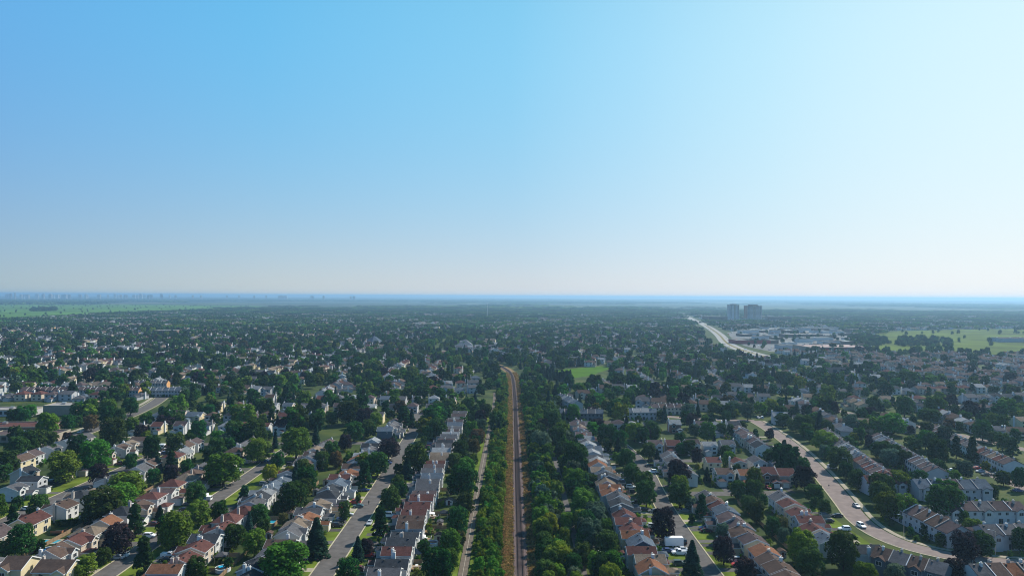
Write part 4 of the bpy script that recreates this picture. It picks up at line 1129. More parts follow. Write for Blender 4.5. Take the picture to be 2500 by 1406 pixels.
row_h(446, (0, -1), [(-150, 'r', 'w'), (-160.5, 'r', 'w'), (-171, 'o', 'y'), (-185, 'l', 'w'), (-199, 's', 'w'), (-214, 'm', 'w'), (-230, 'r', 'c'), (-243, 's', 'y')], 'from the railway in the row beyond the cross street', 'houses beyond the cross street', styles=('hip', 'par', 'cross'), horizontal=True, drive=6)
row_h(486, (0, -1), [(-94, 'g', 'w'), (-106, 'm', 'y'), (-148, 'n', 'w'), (-160, 'r', 'y'), (-173, 'b', 'y'), (-186, 'm', 'k'), (-199, 's', 'e'), (-212, 'b', 'y'), (-224, 'n', 'w'), (-237, 'm', 'w'), (-250, 'n', 'e')], 'from the railway in the second row beyond the cross street', 'houses in the second row beyond the cross street', styles=('hip', 'cross', 'wide'), horizontal=True, drive=6)
row_h(528, (0, -1), [(-62, 'g', 'w'), (-76, 'm', 'w'), (-92, 's', 'w'), (-108, 'l', 'w'), (-120, 'g', 'w'), (-133, 'm', 'w'), (-146, 'g', 'w'), (-158, 'g', 'e'), (-172, 'n', 'w'), (-184, 'l', 'w'), (-198, 'm', 'w'), (-211, 'b', 'w'), (-226, 'g', 'c')], 'from the railway in the third row beyond the cross street', 'houses in the third row beyond the cross street', styles=('hip', 'cross', 'par'), horizontal=True, drive=6)
row_h(566, (0, 1), [(-50, 'g', 'w'), (-64, 'l', 'w'), (-78, 'g', 'w'), (-91, 'g', 'e'), (-104, 'n', 'w'), (-117, 'm', 'w'), (-131, 'l', 'w'), (-143, 'g', 'w'), (-157, 'r', 'w'), (-170, 's', 'w'), (-184, 'g', 'y'), (-199, 'b', 'w'), (-214, 'm', 'w')], 'from the railway in the fourth row beyond the cross street', 'houses in the fourth row beyond the cross street', styles=('hip', 'cross', 'par'), horizontal=True, drive=6)

# ------------------------------------------------------------------ townhouse terraces
def terrace(x, y, ang, units, uw, d, roofs, wc, label, ze=5.4, p=.5, name='townhouse_terrace', group='townhouse terraces', endw=None, near=True):
    """ridge along local x, centre at x,y; ang = direction of local x"""
    t = thing(name, label, 'townhouses', (x, y, 0), ang, group); L = units * uw; x0 = -L / 2
    wm = MB(); zr = ze + p * d / 2; gable_wall(wm, x0, -x0, -d / 2, d / 2, ze, zr - .02, 'x'); o = link('wall', wm.mesh('wall', [WALL[wc]]), t)
    if endw:
        for s in (-1, 1):
            X = s * (L / 2 + .01)
            v = [(X, -d / 2, 0), (X, d / 2, 0), (X, d / 2, ze), (X, 0, zr - .05), (X, -d / 2, ze)]
            link('gable_end', MB().add(v, [(0, 1, 2, 3, 4) if s > 0 else (4, 3, 2, 1, 0)]).mesh('gable_end', [endw]), t)
    cm = MB(); cm.box(-.3, .3, -.4, .4, zr - 1.2, zr + .75); cm.box(-.36, .36, -.46, .46, zr + .75, zr + .85); cm = cm.mesh('chimney', [TRIM])
    fl = MB()
    for q in (-.25, .25): fl.cyl(q * .6, 0, zr + .8, zr + 1.15, .1, n=6); fl.cyl(q * .6, 0, zr + 1.15, zr + 1.25, .2, .06, n=6)
    fl = fl.mesh('flue', [METAL]); vt = MB().box(-.22, .22, -.22, .22, zr - .6, zr + .25).mesh('roof_vent', [DARK])
    for i in range(units):
        a = x0 + i * uw; b = a + uw; rm = MB(); dz = rng.choice((0, 0, .12, .25)); e0 = .3 if i == 0 else -.02; e1 = .3 if i == units - 1 else -.02
        zz = roof_gable(rm, a - e0 + .35, b + e1 - .35, -d / 2, d / 2, ze + dz, p, 'x'); omat(link('roof', rm.mesh('roof', [ROOF['g']]), t), ROOF[roofs[i % len(roofs)]])
        pw = MB(); 
        if i:
            for s in (-1, 1):
                f0 = [(a - .12, 0, zr - .1), (a + .12, 0, zr - .1), (a + .12, s * (d / 2 + .3), ze - .25), (a - .12, s * (d / 2 + .3), ze - .25)]
                if s > 0: f0 = f0[::-1]
                pw.hexa(f0, [(X, Y, Z + .62) for X, Y, Z in f0])
            link('party_wall', pw.mesh('party_wall', [TRIM if rng.random() < .4 else BRICK]), t)
        c = link('chimney', cm, t, (a + uw * .5 + rng.uniform(-.6, .6), rng.choice((-.9, .9)), 0)); link('flue', fl, c)
        if rng.random() < .6: omat(c, BRICK)
        link('roof_vent', vt, t, (a + uw * .2, rng.choice((-.8, .8)), 0))
        # bays and windows
        for s, ang2 in ((-1, 0.0), (1, math.pi)):
            yy = s * d / 2
            specs = [((1.2, 1.15), a + uw * .27, ze - 1.2), ((1.2, 1.15), a + uw * .73, ze - 1.2), ((1.8, 2.0), a + uw * .35, 1.3), ((.9, 1.1), a + uw * .8, 1.6)]
            for sz, X, Z in specs:
                if near: wdo = link('window', WIN[sz][0], t, (X, yy, Z), ang2); link('pane', WIN[sz][1], wdo)
            if not near:
                wmb = MB()
                for sz, X, Z in specs:
                    h, v = sz[0] / 2, sz[1] / 2; q = [(X - h, yy + s * .03, Z - v), (X + h, yy + s * .03, Z - v), (X + h, yy + s * .03, Z + v), (X - h, yy + s * .03, Z + v)]
                    wmb.add(q if s < 0 else q[::-1], [(0, 1, 2, 3)])
                link('windows', wmb.mesh('windows', [GLASS]), t, kind='stuff')
        if near and i % 2 == 0:      # projecting front gable
            bm_ = MB(); rr = MB(); cx = a + uw * .5; zg = roof_gable(rr, cx - 1.7, cx + 1.7, -d / 2 - 1.0, -1.2, ze - .1, .6, 'y', .25); gable_wall(bm_, cx - 1.7, cx + 1.7, -d / 2 - 1.0, -d / 2 + .3, ze - .1, zg - .02, 'y')
            link('bay', bm_.mesh('bay', [WALL[wc]]), t); omat(link('bay_roof', rr.mesh('bay_roof', [ROOF['g']]), t), ROOF[roofs[i % len(roofs)]])
            wdo = link('window', WIN[(1.7, 1.2)][0], t, (cx, -d / 2 - 1.0, ze - 1.2)); link('pane', WIN[(1.7, 1.2)][1], wdo)
    for q in range(units): HOUSES.append((x + math.cos(ang) * (x0 + (q + .5) * uw), y + math.sin(ang) * (x0 + (q + .5) * uw), d * .6, label))
    return t
A1 = math.atan2(112, 21.5)     # direction of the wide street's terraces
def along(x0, y0, ang, s): return x0 + math.cos(ang) * s, y0 + math.sin(ang) * s
for s, u, rf, lb in ((18, 6, 'rmr', 'mauve and red roofed terrace nearest the bend on the far side of the wide street'), (56, 6, 'nlg', 'middle grey roofed terrace along the far side of the wide street'), (94, 6, 'mgb', 'farthest brown roofed terrace along the far side of the wide street')):
    px, py = along(177, 322, A1, s); terrace(px, py, A1, u, 6.0, 10, rf, 'e', lb, near=py < 350)
for s, u, rf, lb in ((18, 7, 'mmg', 'near half of the long mauve roofed terrace behind the wide street terraces'), (62, 7, 'mng', 'far half of the long mauve roofed terrace behind the wide street terraces')):
    px, py = along(208, 336, A1, s); terrace(px, py, A1, u, 6.0, 10, rf, 'e', lb, near=False)
for s, u, rf, lb in ((12, 5, 'mrt', 'red and tan roofed terrace on the tree lined street at the edge'), (48, 5, 'tgm', 'tan roofed terrace half hidden by trees on the side street'), (84, 5, 'mrm', 'far mauve roofed terrace beside the broad pale road')):
    px, py = along(257, 352, A1, s); terrace(px, py, A1, u, 6.2, 10, rf, 'w', lb, near=False)
terrace(161.5, 266, R(93), 6, 6.2, 10.5, 'mbb', 'e', 'mauve and brown roofed terrace with a hip end above the grassy bend')
terrace(190, 278, R(2), 5, 6.6, 9, 'mmg', 'w', 'long mauve roofed white terrace facing the camera, tree in front')
terrace(180, 250, R(3), 3, 6.5, 9, 'gg', 'e', 'short grey roofed terrace with white garage above the yellow kerb')
terrace(128.5, 220, R(-48), 4, 5.2, 9, 'bg', 'd', 'brown and grey roofed blue-clad terrace inside the bend of the road')
terrace(157.5, 213.5, R(4), 6, 5.2, 9.5, 'gbo', 'w', 'grey-brown roofed white terrace under the dark maples by the road')
terrace(198, 310, R(-2), 5, 6.4, 11, 'nnm', 'e', 'blue-grey roofed terrace with a wing beside the parked cars')
terrace(172, 317, R(2), 3, 6, 9.5, 'rr', 'e', 'short red roofed terrace at the end of the wide street row')
terrace(50, 500, R(-6), 6, 5.6, 9, 'ngn', 'd', 'blue-clad terrace beyond the top of the tree belt row', near=False)
terrace(92, 505, R(0), 5, 5.8, 9, 'lnl', 'e', 'pale roofed terrace north of the tree belt street', near=False)
terrace(122, 528, R(0), 5, 5.8, 9, 'mbm', 'y', 'brown roofed terrace north of the tree belt street', near=False)
terrace(47, 560, R(105), 7, 6, 9, 'nln', 'e', 'pale blue stepped terrace beside the dark tree belt', near=False)
for X, Y, u, rf, lb, en in ((-412, 604, 7, 'm', 'terrace with orange gable end at the very edge of the school block', ORANGE), (-378, 607, 6, 'm', 'mauve roofed terrace with orange gable end above the flat school', ORANGE), (-344, 604, 6, 'm', 'middle mauve roofed terrace with yellow-orange gable end', ORANGE), (-308, 606, 6, 'n', 'grey roofed white terrace beside the main road', None), (-345, 655, 6, 'g', 'rear grey roofed terrace with orange gable end', ORANGE)):
    terrace(X, Y, R(6), u, 5.2, 9, rf, 'e', lb, endw=en, near=False)

# ------------------------------------------------------------------ trees one can tell apart
HX = np.array([(h[0], h[1]) for h in HOUSES])
CUT = {'nearest', 'along', 'behind', 'on', 'half', 'beside', 'above', 'facing', 'with', 'inside', 'under', 'at', 'beyond', 'north'}
def ref_of(i):
    lab = HOUSES[i][3]
    if ' house, ' in lab:
        rest = lab.split(' house, ')[1]; w = rest.split(' '); od = w[0]; rest = ' '.join(w[1:]).replace('from the front ', '').replace('from the front, ', '').replace('from the railway ', '').replace('from the left ', '').replace('from the left, ', '').replace('from the front', '')
        rest = rest.replace('in the row backing', 'backing').replace('beside the blue box truck street, railway side', 'on truck street, railway side').replace('on the far side of the box truck street', 'on truck street, far side').replace('beside the motorhome street, railway side', 'on motorhome street, railway side').replace('on the far side of the motorhome street', 'on motorhome street, far side').replace('across the street from', 'opposite').replace('along the straight part of the wide street', 'along the straight wide street')
        return 'the %s house %s' % (od, rest.strip(' ,'))
    w = lab.split(); c = next((j for j, q in enumerate(w) if q in CUT and j > 1), 6)
    return 'the ' + ' '.join(w[:c])
USED = set()
def tree_label(x, y, h, w, k):
    base = TREENAME[k][1]; d = np.hypot(HX[:, 0] - x, HX[:, 1] - y); order = np.argsort(d)[:14]
    size = 'tall ' if h > 13 else ('small ' if h < 5.5 else ('wide ' if w > 1.15 * h and w > 9 else ''))
    cands = []
    for i in order:
        dx, dy = x - HX[i, 0], y - HX[i, 1]
        rel = 'in front of' if dy < -4 else ('behind' if dy > 4 else 'beside')
        if abs(dx) > 5 and abs(dy) < 9: rel = 'right of' if dx > 0 else 'left of'
        for s in (size, ''):
            cands.append('%s%s %s %s' % (s, base, rel, ref_of(i)))
    for c in cands:
        if c not in USED and len(c.split()) <= 16: USED.add(c); return c
    for c in cands:
        for p in ('smaller ', 'taller ', 'narrow ', 'leaning '):
            q = p + c.replace('tall ', '').replace('small ', '').replace('wide ', '')
            if q not in USED and len(q.split()) <= 16: USED.add(q); return q
    return cands[0]
order = sorted(TREES, key=lambda t: -t[2] / t[1]); NIND = 262
def clear_of_roads(x, y):
    for sx, lo, hi in ((-61, 0, 500), (-130, 0, 405), (-200, 0, 408), (65.5, 0, 312)):
        if abs(x - sx) < 4.6 and lo < y < hi: return sx + (5.6 if x > sx else -5.6)
    return x
for x, y, w, h, k in order[:NIND]:
    x = clear_of_roads(x, y)
    if k in 'SP' and w > 12: w = 12
    put_tree(x, y, w, min(h, 17), k, tree_label(x, y, h, w, k), 'trees among the houses')
restT = order[NIND:]
# belt between the railway and the shaded path, and beyond that path
bt = []
y = 206.0
while y < 735:
    st = 3.6 + y * .003
    for lo, hi, p in ((10.9, 14.2, .95), (14.4, 21.6, .97), (27.0, 34.0, .9)):
        if rng.random() < p: bt.append((rng.uniform(lo, hi) + railx(y) - 3.3, y + rng.uniform(-1.6, 1.6), rng.uniform(4.2, 7.6) * (1.15 if lo > 20 else 1), rng.choice('MMGGGMYBC')))
    y += st
lb = 'leafy tree crowded in the belt between the railway and the shaded path'
for i, (x, y, w, k) in enumerate(bt):
    h = w * rng.uniform(.95, 1.3)
    if i < 48: put_tree(x, y, w, h, 'M' if k == 'C' else k, lb if x < 22 else 'leafy tree in the belt between the shaded path and the backyards', 'trees of the belt beside the railway', 'belt_tree')
    else: restT.append((x, y, w, h, k))
# scrub between the footpath and the railway
sh = []
y = 204.0
while y < 780:
    for lo, hi in ((-12.4, -8.8), (-8.8, -5.4), (-6.6, -3.6)):
        if rng.random() < .82: sh.append((rng.uniform(lo, hi) + railx(y) - 3.3, y + rng.uniform(-1.2, 1.2), rng.uniform(2.2, 4.4)))
    y += 2.7 + y * .002
SHT2 = [(x, y, w, rng.choice('NYNGN')) for x, y, w in sh]
for i, (x, y, w, k) in enumerate(SHT2[:110]):
    t = thing('shrub', 'bushy green shrub in the scrub strip between the footpath and the railway', 'shrub', (x, y, 0), rng.uniform(0, 6.28), 'shrubs of the scrub strip')
    s = w / 4.0; c = link('crown', rng.choice(SHRUB), t); c.scale = (s, s, s * rng.uniform(.8, 1.35)); omat(c, LEAF[k]); q = link('trunk', SHT, t); q.scale = (s, s, s)

# ------------------------------------------------------------------ the rest of the trees: one mass
def merged_tree(seed, k, nq, size, kind='broad'):
    if kind == 'broad': me = crown('far_crown', lobes_broad(seed, n=16), nq, size, LEAF[k])
    elif kind == 'col': me = crown('far_crown', lobes_broad(seed, 6.5, 11.5, 18, .08, 'cone'), nq, size, LEAF[k])
    elif kind == 'shrub': me = crown('far_crown', lobes_broad(seed, 4.0, 4.2, 10, .02), nq, size, LEAF[k])
    else: me = conifer('far_crown', nq, size, LEAF[k], seed=seed)
    return me
MIDK = ['M', 'M', 'M', 'G', 'G', 'Y', 'P', 'B', 'C', 'C', 'S', 'S', 'M', 'G', 'O']
MID = template_col('mid_tree', [merged_tree(60 + i, k, 1500 if k != 'S' else 1500, .52 if k != 'S' else .5, 'col' if k == 'C' else ('con' if k == 'S' else 'broad')) for i, k in enumerate(MIDK)])
def kidx(k): return rng.choice([i for i, q in enumerate(MIDK) if q == k] or [0])
SHC = template_col('scrub', [merged_tree(90 + i, k, 420, .34, 'shrub') for i, k in enumerate('NGYNYM')])
P = [(x, y, 0) for x, y, w, k in SHT2[110:]]
scatter('scrub', SHC, P, nrg.uniform(0, 6.28, len(P)), np.array([w / 4.0 for x, y, w, k in SHT2[110:]]) * 1.1, nrg.integers(0, 6, len(P)))
# low growth under the strips and belts
P = []; s = []
for lo, hi, n in ((-12, -3.4, 2600), (9.4, 21, 2600), (26.5, 35, 1500)):
    for i in range(n):
        y = 203 + (rng.random() ** 1.6) * 560; P.append((rng.uniform(lo, hi) + railx(y) - 3.3, y, -.2)); s.append(rng.uniform(.18, .48))
scatter('undergrowth', SHC, P, nrg.uniform(0, 6.28, len(P)), np.array(s), nrg.integers(0, 6, len(P)))
# dry grass on both shoulders of the ballast
DRYL = [leaf_mat('dry_grass_a', (.33, .205, .075), .3, .02, .4), leaf_mat('dry_grass_b', (.26, .155, .06), .3, .02, .4), leaf_mat('dry_grass_c', (.20, .17, .055), .3, .02, .4)]
def tuft(m, s):
    r = np.random.default_rng(s); n = 34; Pq = np.c_[r.normal(0, .3, n), r.normal(0, .3, n), r.uniform(.1, .55, n)]; N = np.c_[r.normal(0, 1, n), r.normal(0, 1, n), r.normal(.5, .4, n)]
    return quads_mesh('tuft', Pq, N, .17, [m])
TUF = template_col('tuft', [tuft(DRYL[i % 3], i) for i in range(6)])
P = []; s = []
for i in range(15000):
    y = 203 + (rng.random() ** 1.7) * 600; side = rng.random() < .56
    x = (rng.uniform(-4.9, -2.9) - rng.random() ** 2 * .9) if side else (rng.uniform(2.9, 5.9) + rng.random() ** 2 * 2.0)
    P.append((x + railx(y), y, 0)); s.append(rng.uniform(.6, 1.5) * (1 + y * .0006))
scatter('dry_grass', TUF, P, nrg.uniform(0, 6.28, len(P)), np.array(s), nrg.integers(0, 6, len(P)))
for o_, w_ in ((-4.2, 2.5), (5.1, 4.2)):
    structure('dry_grass_verge', strip_mesh('dry_grass_verge', offs(RS, o_), -w_ / 2, w_ / 2, .004, .011, mat('dry_ground', (.20, .135, .065), .95, 1.1, .35)))
structure('maintenance_rut', strip_mesh('maintenance_rut', offs(RS, 3.75), -.16, .16, .012, .018, mat('pale_dust', (.30, .22, .12), .95, 1, .2)))

# ------------------------------------------------------------------ zones of the far suburb
def inpoly(X, Y, poly):
    c = np.zeros(len(X), bool); n = len(poly)
    for i in range(n):
        (x0, y0), (x1, y1) = poly[i], poly[i - 1]
        k = ((y0 > Y) != (y1 > Y)) & (X < (x1 - x0) * (Y - y0) / (y1 - y0 + 1e-9) + x0); c ^= k
    return c
def dist_line(X, Y, pts):
    d = np.full(len(X), 1e9)
    for (x0, y0), (x1, y1) in zip(pts, pts[1:]):
        vx, vy = x1 - x0, y1 - y0; t = np.clip(((X - x0) * vx + (Y - y0) * vy) / (vx * vx + vy * vy), 0, 1); d = np.minimum(d, np.hypot(X - x0 - t * vx, Y - y0 - t * vy))
    return d
HWY = [(330, 640), (352, 760), (372, 880), (386, 1000), (389, 1100), (396, 1200), (425, 1360), (500, 1640), (630, 2230), (745, 2850), (900, 3600)]
NEARROADS = [([(-60.5, 150), (-63.5, 400), (-65.5, 470), (-74, 540)], 7.5), ([(-130, 150), (-130.5, 404)], 7.5), ([(-67, 418), (-100, 418), (-198, 412)], 7), ([(-200, 150), (-199, 408)], 7.5), ([(65, 150), (65, 280), (70, 352), (70, 390), (58, 470)], 7.5), ([(70, 314), (128, 316)], 7), ([(74, 377), (134, 379)], 7), ([(162, 365), (148, 305), (140, 275), (149, 243), (163, 235), (260, 229)], 10), ([(300, 230), (262, 262), (246, 305), (250, 372)], 7.5), ([(-14.5, 150), (-14.5, 560)], 3.2), ([(24, 150), (24.5, 420), (26, 520)], 3.5)]
ROADS = [([(-272, 250), (-275, 420), (-279, 470), (-284, 515), (-297, 575), (-330, 668)], 13), ([(-262, 380), (-264, 470), (-268, 510), (-280, 560)], 14), (HWY[3:], 38), (HWY[:4], 7), ([(178, 500), (177, 470), (172, 420), (162, 365)], 10), ([(178, 500), (150, 502), (120, 512), (95, 540)], 8),
         ([(318, 360), (304, 420), (290, 470), (270, 520), (235, 600)], 9), ([(420, 560), (330, 600), (270, 660), (240, 760)], 9), (RS, 9), ([q for q in RS if 700 < q[1] < 885], 15)] + NEARROADS
poly('playing_field', ZONES['park'], .05, mat('park_grass', (.055, .120, .008), .95, .05, .15))
poly('meadow', ZONES['fieldR'], .06, mat('meadow_grass', (.070, .100, .008), .95, .010, .5))
poly('farmland', ZONES['fieldL'], .12, mat('farm_grass', (.070, .150, .018), .95, .003, .4))
poly('parking_lot', ZONES['retail'], .05, mat('parking_asphalt', (.16, .16, .16), .95, .05, .2))
def open_ground(X, Y):
    k = np.zeros(len(X), bool)
    for z in ('park', 'parkview', 'fieldR', 'fieldL', 'retail', 'school'): k |= inpoly(X, Y, ZONES[z])
    for pts, w in ROADS: k |= dist_line(X, Y, pts) < w
    return k
# houses of the far suburb in blocks
fp = []; fa = []; fk = []
for bx in range(-26, 30):
    for by in range(-2, 26):
        cx = bx * 135 + rng.uniform(-12, 12); cy = 610 + by * 105 + rng.uniform(-12, 12)
        if abs(cx) > .82 * cy + 150: continue
        brown = inpoly(np.array([cx]), np.array([cy]), ZONES['brown'])[0]
        a0 = rng.choice((0, math.pi / 2)) + rng.uniform(-.3, .3) if not brown else .25 + rng.uniform(-.06, .06)
        for r in ((-3, -1, 1, 3) if brown else (-1.5, 1.5) if rng.random() < .55 else (-2.4, 0, 2.4)):
            for q in range(-5, 6):
                step = 9.5 if brown else 12.5; lx, ly = q * step, r * (15 if brown else 19) + rng.uniform(-1.5, 1.5)
                if rng.random() < .05: continue
                fp.append((cx + lx * math.cos(a0) - ly * math.sin(a0), cy + lx * math.sin(a0) + ly * math.cos(a0), 0)); fa.append(a0 + (math.pi if rng.random() < .5 else 0)); fk.append(brown)
fp = np.array(fp); fa = np.array(fa); fk = np.array(fk)
keep = ~open_ground(fp[:, 0], fp[:, 1]) & (np.abs(fp[:, 0] - np.array([railx(y) for y in fp[:, 1]])) > 38) & ((fp[:, 1] > 585) | ((fp[:, 0] > 100) & (fp[:, 1] > 440)) | ((fp[:, 0] < -330) & (fp[:, 1] > 440))) | ((fp[:, 0] > 300) & (fp[:, 1] > 400) & fk)
keep &= ~open_ground(fp[:, 0], fp[:, 1])
d0 = np.array([np.min(np.hypot(HX[:, 0] - p[0], HX[:, 1] - p[1])) if p[1] < 700 else 99 for p in fp]); keep &= d0 > 13
fp, fa, fk = fp[keep], fa[keep], fk[keep]
def far_house(seed, rc, wc, style):
    r = random.Random(seed); w, d, ze = r.uniform(8, 10.5), r.uniform(8, 10), r.choice((5.2, 5.4, 3.1)); wall, roof, trim, glass = MB(), MB(), MB(), MB(); x0, x1, y0, y1 = -w / 2, w / 2, -d / 2, d / 2
    if style == 'hip': roof_hip(roof, x0, x1, y0, y1, ze, .48); wall.box(x0, x1, y0, y1, 0, ze, bottom=False); zr = ze + .48 * d / 2
    else:
        zr = roof_gable(roof, x0, x1, y0, y1, ze, .46, 'x'); gable_wall(wall, x0, x1, y0, y1, ze, zr - .02, 'x', 0)
        zz = roof_gable(roof, -w / 2 + .4, 0, y0 - 1, 0, ze - .1, .6, 'y', .25); gable_wall(wall, -w / 2 + .4, 0, y0 - 1, 0, ze - .1, zz - .02, 'y', 0)
    roof_gable(roof, .6, w / 2 + .2, y0 - 4.5, y0 - .2, 2.6, .42, 'y', .25); gable_wall(wall, .6, w / 2 + .2, y0 - 4.5, y0, 2.6, 2.6 + .42 * (w / 2 - .4) / 2 - .03, 'y', 0)
    trim.box(w / 2, w / 2 + .7, -.6, .6, 0, zr + .8)
    for u in (-.28, .22):
        for z in ((1.5, ze - 1.2) if ze > 4 else (1.5,)):
            for yy in (y0 - .03 if not (style != 'hip' and u < 0) else y0 - 1.03, y1 + .03): glass.box(u * w - .75, u * w + .75, yy - .01, yy + .01, z - .6, z + .6)
    m = MB()
    for q, i in ((wall, 0), (roof, 1), (trim, 2), (glass, 3)): m.add(q.v, q.f, i)
    return m.mesh('far_house', [WALL[wc], ROOF[rc], TRIM, GLASS])
FH = [('g', 'e', 'g'), ('m', 'e', 'hip'), ('b', 'y', 'g'), ('r', 'y', 'hip'), ('s', 'w', 'g'), ('n', 'e', 'hip'), ('t', 'c', 'g'), ('g', 'e', 'hip'), ('l', 'w', 'g'), ('b', 'w', 'hip'), ('m', 'y', 'hip'), ('b', 'k', 'hip'), ('m', 'k', 'g')]
FHC = template_col('far_house', [far_house(i, a, b, c) for i, (a, b, c) in enumerate(FH)])
ii = np.where(fk, nrg.choice([1, 2, 10, 11, 12, 10, 12], len(fp)), nrg.integers(0, 10, len(fp)))
scatter('distant_houses', FHC, fp, fa, nrg.uniform(.92, 1.12, len(fp)), ii)
# trees of the far suburb
N0 = 30000
Y = np.sqrt(nrg.uniform(290 ** 2, 1750 ** 2, N0)); X = nrg.uniform(-.80, .80, N0) * (Y + 30)
k = ~open_ground(X, Y)
gr = {}
for p in fp: gr.setdefault((int(p[0] // 12), int(p[1] // 12)), []).append(p)
for h in HOUSES: gr.setdefault((int(h[0] // 12), int(h[1] // 12)), []).append((h[0], h[1]))
def near_house(x, y, rad):
    i, j = int(x // 12), int(y // 12)
    for a in (i - 1, i, i + 1):
        for b in (j - 1, j, j + 1):
            for p in gr.get((a, b), ()):
                if (p[0] - x) ** 2 + (p[1] - y) ** 2 < rad * rad: return True
    return False
brn = inpoly(X, Y, ZONES['brown'])
grove = np.sin(X * .031 + 1.7 * np.sin(Y * .017)) + np.sin(Y * .027 + 1.3 * np.sin(X * .013) + 2) + .7 * np.sin(X * .083 + Y * .061)
dens = np.clip((Y - 340) / 260, .15, 1.0) * np.clip(np.where(Y > 540, .55, .63) + .30 * grove, .2, 1.0)
k &= (nrg.random(N0) < np.where(brn, .13, dens)) & (np.abs(X - np.array([railx(y) for y in Y])) > 8)
k &= np.array([not near_house(x, y, 6.0) for x, y in zip(X, Y)])
X, Y = X[k], Y[k]
w = np.array([1.5, 1.5, 1.5, 1.2, 1.2, .35, .5, .5, .7, .7, .8, .8, 1.5, 1.0, .2]); idx = nrg.choice(len(MIDK), len(X), p=w / w.sum())
sc = nrg.uniform(.58, .95, len(X)) + nrg.random(len(X)) ** 3 * .75; SC = np.c_[sc * nrg.uniform(.9, 1.25, len(X)), sc * nrg.uniform(.9, 1.25, len(X)), sc * nrg.uniform(.8, 1.1, len(X))]
PX = [(x, y, 0) for x, y in zip(X, Y)] + [(t[0], t[1], 0) for t in restT]
def clump(key_pts, n):
    Q = np.array(key_pts); out = []
    while len(out) < n:
        x = rng.uniform(Q[:, 0].min(), Q[:, 0].max()); y = rng.uniform(Q[:, 1].min(), Q[:, 1].max())
        if inpoly(np.array([x]), np.array([y]), key_pts)[0]: out.append((x, y, 0))
    return out
EX = clump(ZONES['clumpA'], 130) + clump(ZONES['clumpB'], 150) + clump(ZONES['clumpC'], 160) + clump(ZONES['fieldR'], 40) + clump(ZONES['retail'], 70) + clump(ZONES['fieldL'], 160) + clump(ZONES['conifers'], 60)
PX = PX[:len(X)] + EX + PX[len(X):]; es = nrg.uniform(.6, 1.1, len(EX)); es[280:440] *= 1.4; SC = np.r_[SC, np.c_[es, es, es]]; idx = np.r_[idx, nrg.choice([0, 1, 2, 3, 12], len(EX))]; idx[-60:] = 10
SC = np.r_[SC, np.array([(t[2] / 8.4, t[2] / 8.4, t[3] / 10) if t[4] not in 'SC' else (t[2] / 5.4, t[2] / 5.4, t[3] / 11) for t in restT])]
idx = np.r_[idx, np.array([kidx(t[4]) for t in restT])]
scatter('distant_trees', MID, PX, nrg.uniform(0, 6.28, len(PX)), SC, idx)
# garden bushes and hedges nobody could count
P = []; s = []
for h in HOUSES:
    for q in range(6):
        a = rng.uniform(0, 6.28); d = h[2] + rng.uniform(.8, 6.0); x, y = h[0] + d * math.cos(a), h[1] + d * math.sin(a)
        if clear_of_roads(x, y) == x and not near_house(x, y, 4.8): P.append((x, y, -.1)); s.append(rng.uniform(.22, .7))
scatter('garden_bushes', SHC, P, nrg.uniform(0, 6.28, len(P)), np.array(s), nrg.integers(0, 6, len(P)))

# ------------------------------------------------------------------ woodland patches towards the horizon
def patch(seed, size, nt, nq, leaf, k2, houses=0):
    r = np.random.default_rng(seed); Ps = []; Ns = []
    for i in range(nt):
        c = np.array([r.uniform(-size / 2, size / 2), r.uniform(-size / 2, size / 2), 0]); Hh = r.uniform(7, 12); Wd = r.uniform(6, 10)
        d = r.normal(size=(nq, 3)); d /= np.linalg.norm(d, axis=1, keepdims=True); d[:, 2] = np.abs(d[:, 2]) * 1.0 - .15
        Ps.append(c + d * np.array([Wd / 2, Wd / 2, Hh * .5]) * r.uniform(.8, 1.05, (nq, 1)) + np.array([0, 0, Hh * .5])); Ns.append(d + r.normal(size=d.shape) * .35)
    return quads_mesh('woodland_patch', np.concatenate(Ps), np.concatenate(Ns), leaf, [LEAF[k2]])
PT = template_col('woodland_patch', [patch(i, 62, 26, 46, 1.5, k) for i, k in enumerate('MGMCMG')])
N1 = 5200
Y = np.sqrt(nrg.uniform(1700 ** 2, 4600 ** 2, N1)); X = nrg.uniform(-.80, .80, N1) * Y
k = ~open_ground(X, Y) & (nrg.random(N1) < .82); X, Y = X[k], Y[k]
scatter('distant_woods', PT, np.c_[X, Y, np.zeros(len(X))], nrg.uniform(0, 6.28, len(X)), nrg.uniform(.85, 1.2, len(X)), nrg.integers(0, 6, len(X)))
N2 = 9000
Y = np.sqrt(nrg.uniform(4400 ** 2, 24000 ** 2, N2)); X = nrg.uniform(-.80, .80, N2) * Y
wv = np.sin(X * .0011 + 1.3) + np.sin(Y * .0007 + X * .0004) + np.sin(X * .00037 - Y * .0005 + 2); k = ~open_ground(X, Y) & (wv + nrg.normal(0, .5, N2) > -.35) & ~inpoly(X, Y, ZONES['fieldL'])
X, Y = X[k], Y[k]; S2 = nrg.uniform(4.0, 7.0, len(X))
scatter('horizon_woods', PT, np.c_[X, Y, np.zeros(len(X))], nrg.uniform(0, 6.28, len(X)), np.c_[S2, S2, nrg.uniform(1.0, 1.7, len(X))], nrg.integers(0, 6, len(X)))

